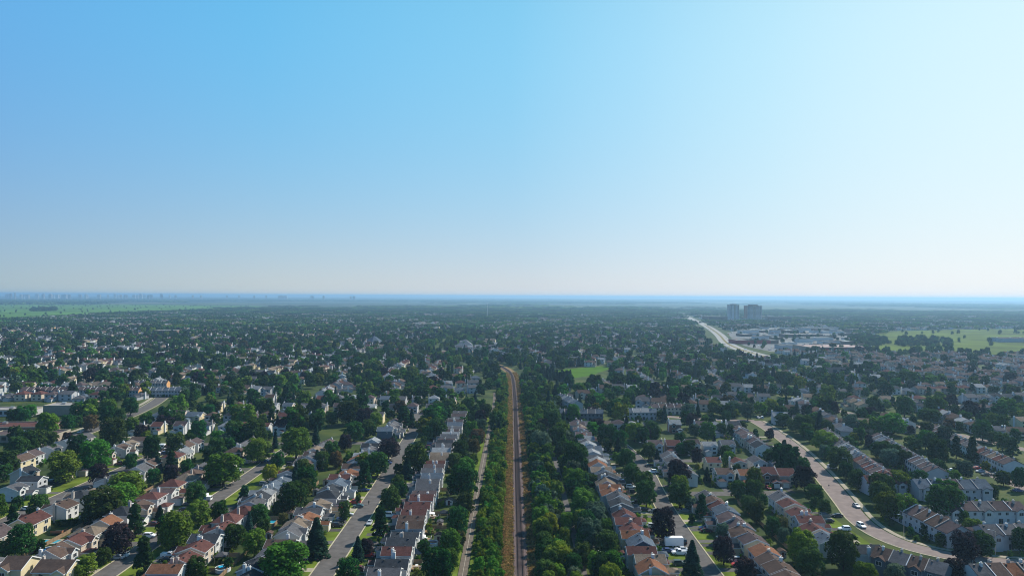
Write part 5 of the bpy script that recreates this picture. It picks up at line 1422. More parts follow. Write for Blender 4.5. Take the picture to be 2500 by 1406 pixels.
# ------------------------------------------------------------------ vehicles
PAINT = {n: mat('car_paint_' + n, c, .35, spec=.6) for n, c in dict(white=(.75, .75, .75), silver=(.42, .43, .45), black=(.02, .02, .024), grey=(.14, .15, .16), blue=(.03, .06, .16), teal=(.04, .10, .11), green=(.03, .06, .05), maroon=(.10, .02, .025), red=(.45, .03, .03), skyblue=(.06, .30, .62)).items()}
TYRE = mat('tyre_rubber', (.02, .02, .02), .9); RIM = mat('wheel_rim', (.45, .45, .46), .35, metal=.7); LAMPC = mat('lamp_glass', (.7, .7, .65), .2); TAILR = mat('tail_lamp', (.35, .02, .02), .3)
def loft(mb, st, mi=0):
    o = len(mb.v)
    for x, hw, z0, z1 in st: mb.v += [(x, -hw, z0), (x, hw, z0), (x, hw * .94, z1), (x, -hw * .94, z1)]
    for i in range(len(st) - 1):
        a, b = o + 4 * i, o + 4 * i + 4
        for j in range(4): mb.f.append((a + j, a + (j + 1) % 4, b + (j + 1) % 4, b + j)); mb.m.append(mi)
    mb.f += [(o + 3, o + 2, o + 1, o), (o + 4 * len(st) - 4, o + 4 * len(st) - 3, o + 4 * len(st) - 2, o + 4 * len(st) - 1)]; mb.m += [mi, mi]
def wheel_kit(r=.34):
    def disc(rad, w):
        mb = MB(); n = 14; vs = [(rad * math.cos(2 * math.pi * i / n), y, rad * math.sin(2 * math.pi * i / n)) for y in (-w / 2, w / 2) for i in range(n)]
        mb.add(vs, [(i, (i + 1) % n, n + (i + 1) % n, n + i) for i in range(n)] + [tuple(range(n)), tuple(range(2 * n - 1, n - 1, -1))]); return mb
    return disc(r, .22).mesh('tyre', [TYRE]), disc(r * .62, .25).mesh('rim', [RIM])
WHEEL = wheel_kit()
def car_kit(ty):
    L, Wd, Hh = dict(sedan=(4.6, .90, 1.45), suv=(4.7, .95, 1.75), pickup=(5.7, .98, 1.85), van=(5.3, 1.0, 2.1))[ty]; h = L / 2; b = 1.0 if ty == 'sedan' else 1.1
    body = MB(); loft(body, [(-h, Wd * .8, .45, b - .12), (-h + .2, Wd * .96, .30, b), (-.8, Wd, .24, b + .02), (.9, Wd, .24, b), (h - .4, Wd * .95, .30, b - .14), (h, Wd * .76, .42, b - .32)])
    t0, t1, u0, u1 = dict(sedan=(-1.75, 1.0, -1.05, .25), suv=(-2.15, 1.05, -1.85, .35), pickup=(-.5, 1.35, -.35, .75), van=(-2.5, 1.75, -2.4, 1.0))[ty]
    B, Tt = Wd * .92, Wd * .72
    body.hexa([(t0, -B, b - .01), (t1, -B, b - .01), (t1, B, b - .01), (t0, B, b - .01)], [(u0, -Tt, Hh), (u1, -Tt, Hh), (u1, Tt, Hh), (u0, Tt, Hh)])
    if ty == 'pickup': body.box(-h + .1, -.6, -Wd * .94, -Wd * .82, b, b + .28); body.box(-h + .1, -.6, Wd * .82, Wd * .94, b, b + .28); body.box(-h + .05, -h + .15, -Wd * .9, Wd * .9, b - .05, b + .28)
    def lerp(a, c, t): return tuple(a[i] + (c[i] - a[i]) * t for i in range(3))
    def pane(c00, c10, c11, c01, off, lo=.12, hi=.86, m=.08):
        q = [lerp(lerp(c00, c01, v), lerp(c10, c11, v), u) for u, v in ((m, lo), (1 - m, lo), (1 - m, hi), (m, hi))]
        mb = MB(); mb.add([tuple(p[i] + off[i] for i in range(3)) for p in q], [(0, 1, 2, 3)]); return mb.mesh('window', [GLASS])
    g = [('windscreen', pane((t1, -B, b), (t1, B, b), (u1, Tt, Hh), (u1, -Tt, Hh), (.02, 0, .01))), ('rear_window', pane((t0, B, b), (t0, -B, b), (u0, -Tt, Hh), (u0, Tt, Hh), (-.02, 0, .01)))]
    for s in (-1, 1): g.append(('side_window', pane((t0, s * B, b), (t1, s * B, b), (u1, s * Tt, Hh), (u0, s * Tt, Hh), (0, s * .02, .01))))
    lamps = [('headlight', MB().box(h - .12, h - .02, s * Wd * .62 - .16, s * Wd * .62 + .16, b - .44, b - .3).mesh('headlight', [LAMPC])) for s in (-1, 1)] + [('tail_light', MB().box(-h - .01, -h + .1, s * Wd * .6 - .14, s * Wd * .6 + .14, b - .34, b - .16).mesh('tail_light', [TAILR])) for s in (-1, 1)]
    return body.mesh('body', [PAINT['white']]), g + lamps, (L, Wd)
CARK = {t: car_kit(t) for t in ('sedan', 'suv', 'pickup', 'van')}
def put_wheels(t, xs, ys, r=.34):
    for x in xs:
        for y in ys: w = link('wheel', WHEEL[0], t, (x, y, r)); w.scale = (r / .34,) * 3; link('rim', WHEEL[1], w)
def put_car(x, y, rz, ty, col, label, group='cars parked by the houses'):
    body, parts, (L, Wd) = CARK[ty]; t = thing('pickup_truck' if ty == 'pickup' else 'van' if ty == 'van' else 'car', label, {'pickup': 'pickup truck', 'van': 'van'}.get(ty, 'car'), (x, y, .03), rz, group)
    omat(link('body', body, t), PAINT[col])
    for n, me in parts: link(n, me, t)
    put_wheels(t, (-L * .3, L * .31), (-Wd + .1, Wd - .1)); return t
NICE = dict(skyblue='bright blue', maroon='dark red', teal='dark teal', green='dark green')
seen = {}
for x, y, d, ty, col in CARS:
    dd = np.hypot(HX[:, 0] - x, HX[:, 1] - y); base = '%s %s' % (NICE.get(col, col), {'sedan': 'car', 'suv': 'SUV', 'van': 'van', 'pickup': 'pickup truck'}[ty])
    lab = None
    for i in np.argsort(dd)[:8]:
        c = '%s parked by %s' % (base, ref_of(i))
        if c not in USED and len(c.split()) <= 16: lab = c; break
    if y > 0 and 130 < x < 142 and y < 300: lab = '%s on the wide street at the bend' % base
    USED.add(lab); put_car(x, y, (0 if d == 'x' else math.pi / 2) + (math.pi if rng.random() < .5 else 0) + rng.uniform(-.06, .06), ty, col, lab or base + ' on a driveway')
rng.shuffle(SPOTS); nx = 0
for x, y, rz, hi in SPOTS:
    if nx >= 64 or y > 430 or any(abs(c[0] - x) < 5 and abs(c[1] - y) < 5 for c in CARS) or abs(x) > .78 * y + 10: continue
    col = rng.choice(('white', 'silver', 'black', 'grey', 'blue', 'maroon', 'silver', 'black', 'red', 'white')); ty = rng.choice(('sedan', 'sedan', 'suv', 'suv', 'van', 'pickup')); base = '%s %s' % (NICE.get(col, col), {'sedan': 'car', 'suv': 'SUV', 'van': 'van', 'pickup': 'pickup truck'}[ty])
    lab = '%s in the driveway of %s' % (base, ref_of(hi))
    if lab in USED or len(lab.split()) > 16: continue
    USED.add(lab); put_car(x, y, rz + math.pi / 2 * rng.choice((1, -1)) + rng.uniform(-.05, .05), ty, col, lab); nx += 1
def boxcar(name, label, cat, x, y, rz, L, Wd, Hh, m, extra=(), wheels=((-.3, .3),), wr=.4, base=.6):
    t = thing(name, label, cat, (x, y, .03), rz); mb = MB(); mb.box(-L / 2, L / 2, -Wd / 2, Wd / 2, base, Hh); mb.box(-L / 2 - .03, L / 2 + .03, -Wd / 2 - .03, Wd / 2 + .03, Hh, Hh + .05); link('body', mb.mesh('body', [m]), t)
    for n, b_, mm in extra: link(n, MB().box(*b_).mesh(n, [mm]), t)
    put_wheels(t, [w * L for w in wheels[0]], (-Wd / 2 + .15, Wd / 2 - .15), wr); return t
x, y = MARK['motorhome']; t = boxcar('motorhome', 'long white motorhome parked beside the street behind a spruce', 'motorhome', x, y, .05, 8.5, 2.4, 3.2, PAINT['white'], [('window', (-3 + i * 1.9, -1.9 + i * 1.9, -1.23, -1.205, 1.7, 2.4), GLASS) for i in range(4)] + [('stripe', (-4.2, 3.4, -1.225, -1.204, 1.15, 1.35), PAINT['grey']), ('roof_air_unit', (-1, 0, -.4, .4, 3.26, 3.55), TRIM), ('windscreen', (4.255, 4.28, -1.0, 1.0, 1.5, 2.5), GLASS)])
x, y = MARK['boxtruck']; t = boxcar('box_truck', 'white box truck with a blue side panel parked on a driveway', 'truck', x, y, 0, 4.6, 2.3, 3.1, PAINT['white'], [('side_panel', (-2.1, 2.1, -1.175, -1.155, 1.0, 2.75), PAINT['skyblue']), ('cab', (2.35, 4.0, -1.05, 1.05, .55, 2.1), PAINT['white']), ('windscreen', (4.0, 4.03, -.9, .9, 1.35, 2.0), GLASS)], ((-.32, .68),))
x, y = MARK['trailer']; t = boxcar('cargo_trailer', 'large plain white box trailer parked at the kerb', 'trailer', x, y, .02, 6.6, 2.5, 3.3, PAINT['white'], [('door_bar', (3.305, 3.34, -.05, .05, .8, 3.0), METAL), ('tow_hitch', (-4.4, -3.32, -.1, .1, .55, .7), DARK), ('roof_rail', (-3.2, 3.2, -1.24, -1.2, 3.36, 3.42), METAL)], ((-.08, .08),))
# ------------------------------------------------------------------ street furniture
LP = MB(); LP.cyl(0, 0, 0, 8.4, .11, .07, 8); LP = LP.mesh('pole', [METAL]); LA = MB().tube((0, 0, 8.35), (-1.9, 0, 8.9), .05, .04, 6).mesh('arm', [METAL]); LH = MB(); LH.hexa([(-2.7, -.14, 8.82), (-1.85, -.14, 8.82), (-1.85, .14, 8.82), (-2.7, .14, 8.82)], [(-2.55, -.1, 9.0), (-1.9, -.12, 8.98), (-1.9, .12, 8.98), (-2.55, .1, 9.0)]); LH = LH.mesh('lamp_head', [TRIM])
LLAB = ['grey street lamp on the grass at the bend of the wide street', 'grey street lamp beyond the bend, by the white garage', 'farthest street lamp along the wide street among trees', 'middle street lamp along the straight wide street', 'street lamp by the wide street near the white van', 'street lamp under the trees where the trailer street curves', 'street lamp on the corner lawn above the white trailer', 'street lamp in front of the cream gable house']
for (x, y), lab in zip(LAMPS, LLAB):
    t = thing('street_lamp', lab, 'street lamp', (x, y, 0), rng.uniform(-.3, .3), 'street lamps'); link('pole', LP, t); link('arm', LA, t); link('lamp_head', LH, t)
# ------------------------------------------------------------------ pools, canopies, sheds
def ring(mb, r0, r1, z0, z1, n=28, sy=1.0):
    for i in range(n):
        a, b = 2 * math.pi * i / n, 2 * math.pi * (i + 1) / n
        p = lambda r, q, z: (r * math.cos(q), r * math.sin(q) * sy, z)
        mb.hexa([p(r0, a, z0), p(r1, a, z0), p(r1, b, z0), p(r0, b, z0)], [p(r0, a, z1), p(r1, a, z1), p(r1, b, z1), p(r0, b, z1)])
def pool_round(x, y, r, label, wm, h=1.2, sy=1.0):
    t = thing('swimming_pool', label, 'pool', (x, y, 0), 0, 'back yard pools'); mb = MB(); ring(mb, r - .12, r, 0, h - .05, sy=sy); link('pool_wall', mb.mesh('pool_wall', [TRIM]), t)
    mb = MB(); ring(mb, r - .2, r + .12, h - .05, h, sy=sy); link('rim', mb.mesh('rim', [TRIM]), t)
    n = 28; link('water', MB().add([((r - .13) * math.cos(2 * math.pi * i / n), (r - .13) * sy * math.sin(2 * math.pi * i / n), h - .2) for i in range(n)], [tuple(range(n))]).mesh('water', [wm]), t)
def pool_rect(x, y, w, d, label, wm, rz=0):
    t = thing('swimming_pool', label, 'pool', (x, y, 0), rz, 'back yard pools'); mb = MB(); e = .7
    for b in ((-w / 2 - e, w / 2 + e, -d / 2 - e, -d / 2), (-w / 2 - e, w / 2 + e, d / 2, d / 2 + e), (-w / 2 - e, -w / 2, -d / 2, d / 2), (w / 2, w / 2 + e, -d / 2, d / 2)): mb.box(*b, 0, .14)
    link('coping', mb.mesh('coping', [CONC]), t); link('water', MB().add([(-w / 2, -d / 2, .06), (w / 2, -d / 2, .06), (w / 2, d / 2, .06), (-w / 2, d / 2, .06)], [(0, 1, 2, 3)]).mesh('water', [wm]), t)
for key, f, a, lab, m in (('pool1', 'r', (2.3,), 'round pool with a white rim beside a red and white shed', mat('dark_pool', (.02, .13, .17), .08)), ('pool2', 'q', (4.5, 3.2), 'turquoise pool beside the grey gazebo in the tree belt row', WATER), ('pool3', 'r', (2.1,), 'deep blue round pool under trees near the footpath', WATERB),
                          ('pool4', 'r', (2.4,), 'bright cyan round pool behind a wooden fence', mat('cyan_pool', (.02, .38, .60), .08)), ('pool5', 'r', (2.3,), 'deep blue pool beside the grey gable wall', WATERB), ('pool6', 'q', (6, 3.4), 'kidney turquoise pool below the cream house deck', WATER), ('pool7', 'r', (1.3,), 'small inflatable blue pool behind the grey house', WATERB), ('pool8', 'q', (3.0, 5.0), 'pale turquoise pool inside a wooden fence', WATER)):
    x, y = MARK[key]
    (pool_round if f == 'r' else pool_rect)(x, y, *a, lab, m)
def gazebo(x, y, s, label, rm, h=2.3):
    t = thing('gazebo', label, 'gazebo', (x, y, 0), .1); 
    for a in (-1, 1):
        for b in (-1, 1): link('post', MB().box(a * s * .45 - .07, a * s * .45 + .07, b * s * .45 - .07, b * s * .45 + .07, 0, h).mesh('post', [METAL]), t)
    mb = MB(); v = [(-s / 2, -s / 2, h), (s / 2, -s / 2, h), (s / 2, s / 2, h), (-s / 2, s / 2, h), (-s / 2, -s / 2, h - .2), (s / 2, -s / 2, h - .2), (s / 2, s / 2, h - .2), (-s / 2, s / 2, h - .2), (0, 0, h + s * .3)]
    mb.add(v, [(0, 1, 8), (1, 2, 8), (2, 3, 8), (3, 0, 8), (4, 5, 1, 0), (5, 6, 2, 1), (6, 7, 3, 2), (7, 4, 0, 3)]); link('canopy', mb.mesh('canopy', [rm]), t)
for key, s, lab, m in (('gaz1', 3.6, 'dark wooden gazebo beside the turquoise pool', ROOF['g']), ('gaz2', 3.8, 'grey canopy gazebo behind the second footpath row house', ROOF['n']), ('gaz3', 3.6, 'white canopy beside the deep blue pool', TRIM), ('gaz4', 3.8, 'grey gazebo behind the white house with the tall rear wall', ROOF['g']), ('gaz5', 3.2, 'dark gazebo in the shade behind the footpath row', ROOF['s'])):
    gazebo(*MARK[key], s, lab, m)
x, y = MARK['parasol']; t = thing('parasol', 'bright red parasol on the front patio of a tan roofed house', 'parasol', (x, y, 0)); link('pole', MB().cyl(0, 0, 0, 2.6, .04).mesh('pole', [METAL]), t)
mb = MB(); n = 8; rr = 1.7; mb.add([(rr * math.cos(2 * math.pi * i / n), rr * math.sin(2 * math.pi * i / n), 2.0) for i in range(n)] + [(0, 0, 2.75)] + [(rr * math.cos(2 * math.pi * i / n), rr * math.sin(2 * math.pi * i / n), 1.85) for i in range(n)], [(i, (i + 1) % n, n) for i in range(n)] + [(n + 1 + i, n + 1 + (i + 1) % n, (i + 1) % n, i) for i in range(n)])
link('canopy', mb.mesh('canopy', [mat('red_canvas', (.62, .03, .03), .8)]), t)
x, y = MARK['awning']; t = thing('awning', 'plain white awning over a deck in the footpath row', 'awning', (x, y, 0)); link('canopy', MB().hexa([(-1.6, -1.3, 2.5), (1.6, -1.3, 2.0), (1.6, 1.3, 2.0), (-1.6, 1.3, 2.5)], [(-1.6, -1.3, 2.58), (1.6, -1.3, 2.08), (1.6, 1.3, 2.08), (-1.6, 1.3, 2.58)]).mesh('canopy', [TRIM]), t)
for b in (-1.2, 1.2): link('post', MB().box(1.45, 1.55, b - .05, b + .05, 0, 2.1).mesh('post', [METAL]), t)
def shed(x, y, w, d, h, wc, rc, label):
    t = thing('garden_shed', label, 'shed', (x, y, 0)); rm, wm = MB(), MB(); zr = roof_gable(rm, -w / 2, w / 2, -d / 2, d / 2, h, .45, 'y', .2); gable_wall(wm, -w / 2, w / 2, -d / 2, d / 2, h, zr - .02, 'y'); link('wall', wm.mesh('wall', [WALL[wc]]), t); link('roof', rm.mesh('roof', [ROOF[rc]]), t)
    link('door', MB().box(-.45, .45, -d / 2 - .05, -d / 2, .05, 1.95).mesh('door', [DOORD]), t); link('window', MB().box(.6, 1.1, -d / 2 - .04, -d / 2, 1.0, 1.6).mesh('window', [GLASS]), t)
shed(*MARK['shed1'], 4.2, 3.4, 2.6, 'w', 'r', 'white shed with a red roof beside the white rimmed pool')
shed(*MARK['shed2'], 2.6, 2.6, 2.2, 'e', 'l', 'small pale blue shed under trees behind the orange roof')
rng.shuffle(YARDS); ns_ = 0
for x, y, rz, hi in YARDS:
    if ns_ >= 26 or len(ref_of(hi).split()) > 9 or y > 330 or near_house(x, y, 6.2): continue
    shed(x, y, rng.uniform(2.2, 3.4), rng.uniform(2, 2.8), 2.1, rng.choice('wyec'), rng.choice('gbms'), 'small garden shed in the yard of ' + ref_of(hi)); ns_ += 1
# ------------------------------------------------------------------ fences: every panel a part
def panel_mesh(w=2.4, h=1.6):
    mb = MB(); n = 14
    for i in range(n): mb.box(i * w / n + .01, (i + 1) * w / n - .01, -.015, .015, .05, h + (.03 if i % 3 == 0 else 0))
    mb.box(0, w, -.05, -.015, .35, .43); mb.box(0, w, -.05, -.015, h - .4, h - .32); mb.box(-.05, .05, -.06, .04, 0, h + .1); return mb.mesh('fence_panel', [WOOD])
FPAN = panel_mesh()
def fence(x0, y0, x1, y1, label, group='back yard fences'):
    L = math.hypot(x1 - x0, y1 - y0); n = int(L // 2.4); t = thing('wooden_fence', label, 'fence', (x0, y0, 0), math.atan2(y1 - y0, x1 - x0), group)
    for i in range(n): link('fence_panel', FPAN, t, (i * 2.4, 0, rng.uniform(-.04, .04)))
fence(-92, 203, -92, 330, 'long wooden fence between the yards behind the footpath-facing houses')
fence(-166, 225, -166, 330, 'long wooden fence behind the far side of truck street')
fence(-20.6, 205, -20.6, 350, 'wooden fence along the footpath behind its row of houses')
fence(99, 206, 99, 300, 'long wooden fence between the two brown roofed rows')
fence(35.5, 206, 35.5, 320, 'wooden fence behind the tree belt row')
for i, yy in enumerate(np.arange(213, 330, 17.2)): fence(-32.5, yy, -21, yy, 'short side fence of the %s yard beside the footpath' % ordinal(i))
for i, yy in enumerate(np.arange(209.5, 320, 13)): fence(-100, yy, -92.4, yy, 'short side fence of the %s yard off the long middle fence' % ordinal(i))
# ------------------------------------------------------------------ decks behind the footpath row
PLK = MB().box(0, .28, 0, 3.6, .62, .66).mesh('plank', [WOOD])
for i, yy in enumerate((209, 226.2, 243.4, 251.5, 260.5, 277.3)):
    t = thing('wooden_deck', 'wooden deck behind %s' % ref_of(next(j for j, h in enumerate(HOUSES) if abs(h[1] - yy) < .8 and abs(h[0] + 37.6) < 1.5)), 'deck', (-32.6, yy - 1.8, 0), 0, 'decks behind the footpath row')
    for q in range(11): link('plank', PLK, t, (q * .3, 0, 0))
    rl = MB(); rl.box(3.3, 3.38, 0, 3.6, 1.5, 1.58); rl.box(0, 3.3, -.08, 0, 1.5, 1.58)
    for q in range(12): rl.box(3.32, 3.36, q * .32, q * .32 + .05, .6, 1.5)
    link('railing', rl.mesh('railing', [TRIM if i % 2 else WOOD]), t); tb = MB(); tb.cyl(1.6, 1.8, 1.32, 1.38, .6, n=10); tb.cyl(1.6, 1.8, .66, 1.32, .05, n=6); q = tb.mesh('patio_table', [TRIM]); o = link('patio_table', q, None, (-32.6, yy - 1.8, 0)); tag(o, 'round white patio table on the deck behind the %s footpath row house' % ordinal([200.5, 209, 217.5, 226.2, 234.9, 243.4, 251.5, 260.5, 268.5, 277.3].index(yy)), 'table', 'patio tables')
x, y = MARK['deck']; t = thing('wooden_deck', 'reddish wooden deck below the cream house with the red roof', 'deck', (x, y, 0), 0, None)
for q in range(14): link('plank', PLK, t, (q * .3, 0, 0))
rl = MB(); rl.box(4.2, 4.26, 0, 3.6, .66, 1.5); rl.box(0, 4.2, -.06, 0, .66, 1.5); link('railing', rl.mesh('railing', [mat('red_stain', (.30, .13, .07), .8)]), t)
# clipped hedge
x, y = MARK['hedge']; nq = 2600; Ph = np.c_[nrg.uniform(-5.5, 5.5, nq), nrg.uniform(-.8, .8, nq), nrg.uniform(.1, 2.3, nq)]; f = nrg.integers(0, 3, nq); Ph[f == 0, 2] = 2.3 + nrg.normal(0, .06, (f == 0).sum()); Ph[f == 1, 1] = -.8; Ph[f == 2, 1] = .8; Nh = np.c_[nrg.normal(0, .5, nq), (f == 2) * 1.0 - (f == 1) + nrg.normal(0, .4, nq), (f == 0) * 1.0 + nrg.normal(.2, .3, nq)]
tag(link('hedge', quads_mesh('hedge', Ph, Nh, .2, [LEAF['C']]), None, (x, y, 0), .15), 'clipped dark hedge behind the cream house deck', 'hedge')
# ------------------------------------------------------------------ people walking on the streets
def person(x, y, rz, label, top, legs, s=1.0):
    t = thing('person', label, 'person', (x, y, .03), rz)
    V = [(0, 0, .95), (0, 0, 1.15), (0, 0, 1.40), (0, 0, 1.52), (0, .02, 1.66), (.1, 0, .9), (.11, .12, .5), (.11, -.02, .08), (.11, .12, .04), (-.1, 0, .9), (-.11, -.05, .5), (-.11, -.28, .1), (-.11, -.16, .04), (.2, 0, 1.4), (.24, -.08, 1.12), (.22, .06, .88), (-.2, 0, 1.4), (-.24, .1, 1.12), (-.22, .2, .9)]
    Ed = [(0, 1), (1, 2), (2, 3), (3, 4), (0, 5), (5, 6), (6, 7), (7, 8), (0, 9), (9, 10), (10, 11), (11, 12), (2, 13), (13, 14), (14, 15), (2, 16), (16, 17), (17, 18)]
    rad = [.15, .14, .16, .06, .11, .09, .065, .045, .05, .09, .065, .045, .05, .065, .05, .04, .065, .05, .04]
    me = bpy.data.meshes.new('body'); me.from_pydata(V, Ed, []); me.materials.append(legs); o = link('body', me, t)
    md = o.modifiers.new('skin', 'SKIN')
    for v, r in zip(me.skin_vertices[0].data if me.skin_vertices else [], rad): v.radius = (r, r)
    o.modifiers.new('sub', 'SUBSURF').levels = 1
    sh_ = MB(); sh_.cyl(0, 0, .92, 1.2, .2, .19, 10, cap=False); sh_.cyl(0, 0, 1.2, 1.46, .19, .15, 10); link('shirt', sh_.mesh('shirt', [top]), t); hr = MB(); hr.cyl(0, 0, 1.68, 1.79, .115, .06, 10); link('hair', hr.mesh('hair', [DARK]), t)
for key, lab, a, b in (('walk1', 'person in dark clothes walking down the middle of the wide street', DARK, mat('jeans', (.05, .06, .10), .9)), ('walk2', 'person walking at the far end of the wide street', mat('grey_shirt', (.2, .2, .2), .9), DARK), ('walk3', 'person in black standing at the kerb of the footpath row street', DARK, DARK)):
    person(*MARK[key], .4, lab, a, b)

# ------------------------------------------------------------------ larger buildings
def slab_building(name, label, cat, x, y, ang, w, d, h, wm, rm=None, parapet=.6, bands=0, extra=None, group=None):
    t = thing(name, label, cat, (x, y, 0), ang, group); wb = MB(); wb.box(-w / 2, w / 2, -d / 2, d / 2, -.1, h, bottom=False); link('wall', wb.mesh('wall', [wm]), t)
    rb = MB(); rb.box(-w / 2 + .3, w / 2 - .3, -d / 2 + .3, d / 2 - .3, h, h + .06)
    link('roof', rb.mesh('roof', [rm or FLATR]), t); pb = MB()
    for b in ((-w / 2 - .1, w / 2 + .1, -d / 2 - .1, -d / 2 + .3), (-w / 2 - .1, w / 2 + .1, d / 2 - .3, d / 2 + .1), (-w / 2 - .1, -w / 2 + .3, -d / 2 + .3, d / 2 - .3), (w / 2 - .3, w / 2 + .1, -d / 2 + .3, d / 2 - .3)): pb.box(*b, h - .05, h + parapet)
    link('parapet', pb.mesh('parapet', [CONC]), t)
    for i in range(max(1, int(w / 22))): link('roof_unit', MB().box(-1.4, 1.4, -1, 1, h, h + 1.5).mesh('roof_unit', [METAL]), t, (-w / 2 + (i + .5) * w / max(1, int(w / 22)) + rng.uniform(-3, 3), rng.uniform(-d * .25, d * .25), 0))
    for i in range(bands):
        z = (i + .35) * h / bands; gb = MB(); n = max(2, int(w / 4))
        for j in range(n):
            u = -w / 2 + (j + .5) * w / n; gb.box(u - w / n * .32, u + w / n * .32, -d / 2 - .05, -d / 2 + .05, z, z + h / bands * .5)
        link('windows', gb.mesh('windows', [GLASS]), t, kind='stuff')
    return t
BEIGE = mat('beige_block', (.30, .25, .20), .9, .5, .1)
b1 = slab_building('school_building', 'boxy beige gymnasium block of the flat roofed school', 'school', *MARK['gym'], .08, 22, 16, 7, BEIGE, bands=0)
slab_building('school_building', 'low grey roofed school wing above the brown wing', 'school', MARK['gym'][0] - 38, MARK['gym'][1] - 4, .08, 40, 16, 4.2, WALL['e'], bands=1)
slab_building('school_building', 'brown roofed low school wing by the bare yard', 'school', MARK['wing'][0], MARK['wing'][1], .1, 46, 20, 4, BROWNW, ROOF['r'], bands=1)
slab_building('school_building', 'pale roofed low school hall nearest the main road', 'school', MARK['wing'][0] + 24, MARK['wing'][1] - 26, .1, 40, 16, 4, BEIGE, ROOF['m'], bands=1)
# two apartment towers
def tower(x, y, ang, w, d, h, storeys, label, wm, podium):
    t = thing('apartment_tower', label, 'apartment tower', (x, y, 0), ang, 'apartment towers'); fl = h / storeys
    c = MB(); c.box(-w / 2, w / 2, -d / 2, d / 2, 0, h); link('wall', c.mesh('wall', [wm]), t)
    bays = 5; bw = w / bays
    for i in range(bays):
        u = -w / 2 + (i + .5) * bw
        if i % 2 == 0:
            link('bay_column', MB().box(u - bw * .36, u + bw * .36, -d / 2 - 1.6, -d / 2, 0, h + (1.5 if i == 2 else 0)).mesh('bay_column', [WALL['e'] if i != 2 else WALL['y']]), t)
            g_ = MB()
            for s in range(storeys): g_.box(u - bw * .28, u + bw * .28, -d / 2 - 1.66, -d / 2 - 1.6, s * fl + fl * .35, s * fl + fl * .85)
            link('windows', g_.mesh('windows', [GLASS]), t, kind='stuff')
        else:
            b_ = MB()
            for s in range(1, storeys): b_.box(u - bw * .48, u + bw * .48, -d / 2 - 1.3, -d / 2, s * fl - .12, s * fl + .12); b_.box(u - bw * .48, u + bw * .48, -d / 2 - 1.32, -d / 2 - 1.24, s * fl + .12, s * fl + 1.1)
            link('balconies', b_.mesh('balconies', [TRIM]), t, kind='stuff')
    link('penthouse', MB().box(-w * .26, w * .26, -d * .3, d * .3, h, h + 4.5).mesh('penthouse', [wm]), t); pr = MB(); pr.box(-w / 2 - .3, w / 2 + .3, -d / 2 - .3, d / 2 + .3, h - .4, h + .8); link('cornice', pr.mesh('cornice', [CONC]), t)
    pm = MB(); pm.box(-w * .75, w * .75, -d * .9 - 6, -d / 2 - 1.7, 0, 11); link('podium', pm.mesh('podium', [WALL['w' if podium else 'e']]), t)
    pg = MB()
    for j in range(8): pg.box(-w * .7 + j * w * .175, -w * .7 + j * w * .175 + w * .1, -d * .9 - 6.1, -d * .9 - 6, 1.5, 9.5)
    link('windows', pg.mesh('windows', [GLASS]), t, kind='stuff')
tower(*MARK['tower1'], .12, 36, 26, 61, 19, 'slimmer pale apartment tower with white podium beyond the highway', WALL['e'], True)
tower(*MARK['tower2'], .1, 58, 28, 58, 18, 'broader dark apartment tower beyond the shopping centre', BROWNW, False)
# shopping centre
for key, w, d, h, m, rm, lab in (('shop1', 105, 60, 9, BEIGE, mat('pink_roof', (.36, .27, .25), .9, .05, .1), 'big box store with a pinkish roof and red front band'), ('shop2', 70, 20, 6, WALL['w'], TRIM, 'long white roofed shop beside the big box store'), ('shop3', 60, 34, 7, BROWNW, FLATR, 'brown flat shop at the near edge of the car park'), ('shop4', 70, 36, 7, mat('red_front', (.35, .09, .08), .9), FLATR, 'low red fronted shop close to the highway'),
                                ('shop5', 90, 30, 7, BROWNW, FLATR, 'long brown store in the middle of the car parks'), ('shop6', 90, 36, 7, WALL['e'], FLATR, 'wide grey store beyond the middle car park'), ('shop7', 90, 34, 8, WALL['e'], FLATR, 'pale store in front of the apartment towers'), ('shop8', 70, 60, 20, BROWNW, FLATR, 'dark office block left of the apartment towers'), ('shop9', 90, 30, 18, BROWNW, FLATR, 'long brown mid rise right of the apartment towers'),
                                ('shop10', 90, 30, 9, BROWNW, ROOF['b'], 'brown school like building at the edge of the meadow'), ('shop11', 70, 34, 8, WALL['e'], ROOF['m'], 'blue grey flat building at the right edge beyond the meadow'), ('shop12', 120, 40, 7, WALL['w'], TRIM, 'white shed behind the far car park'), ('hall1', 46, 30, 12, BROWNW, FLATR, 'brown mid rise block among the far left trees'), ('hall2', 110, 30, 8, ORANGE, ROOF['o'], 'long orange brick building at the left edge by the farmland')):
    t = slab_building('store_building' if key.startswith('shop') else 'apartment_block', lab, 'store' if key.startswith('shop') else 'building', *MARK[key], .12, w, d, h, m, rm, bands=0 if h < 10 else int(h / 3.5))
    if key == 'shop1':
        for q in range(3): link('fascia_band', MB().box(-46 + q * 32, -22 + q * 32, -30.4, -30.05, 4.6, 8.2).mesh('fascia_band', [mat('red_fascia_%d' % q, (.42, .05, .04), .7)]), t)
RCp = ZONES['retail']
for i in range(44):
    while True:
        x = rng.uniform(480, 1150); y = rng.uniform(1150, 2300)
        if inpoly(np.array([x]), np.array([y]), RCp)[0] and all(math.hypot(x - MARK[k][0], y - MARK[k][1]) > 48 for k in MARK if k.startswith('shop')): break
    slab_building('store_building', 'small %s flat roofed shop scattered in the distant shopping centre' % ('pale', 'brown', 'grey')[i % 3], 'store', x, y, .12 + rng.choice((0, math.pi / 2)), rng.uniform(18, 42), rng.uniform(12, 24), rng.uniform(4.5, 8), (WALL['w'], BROWNW, WALL['e'])[i % 3], rng.choice((FLATR, TRIM, ROOF['g'], ROOF['r'])), group='small shops of the shopping centre')
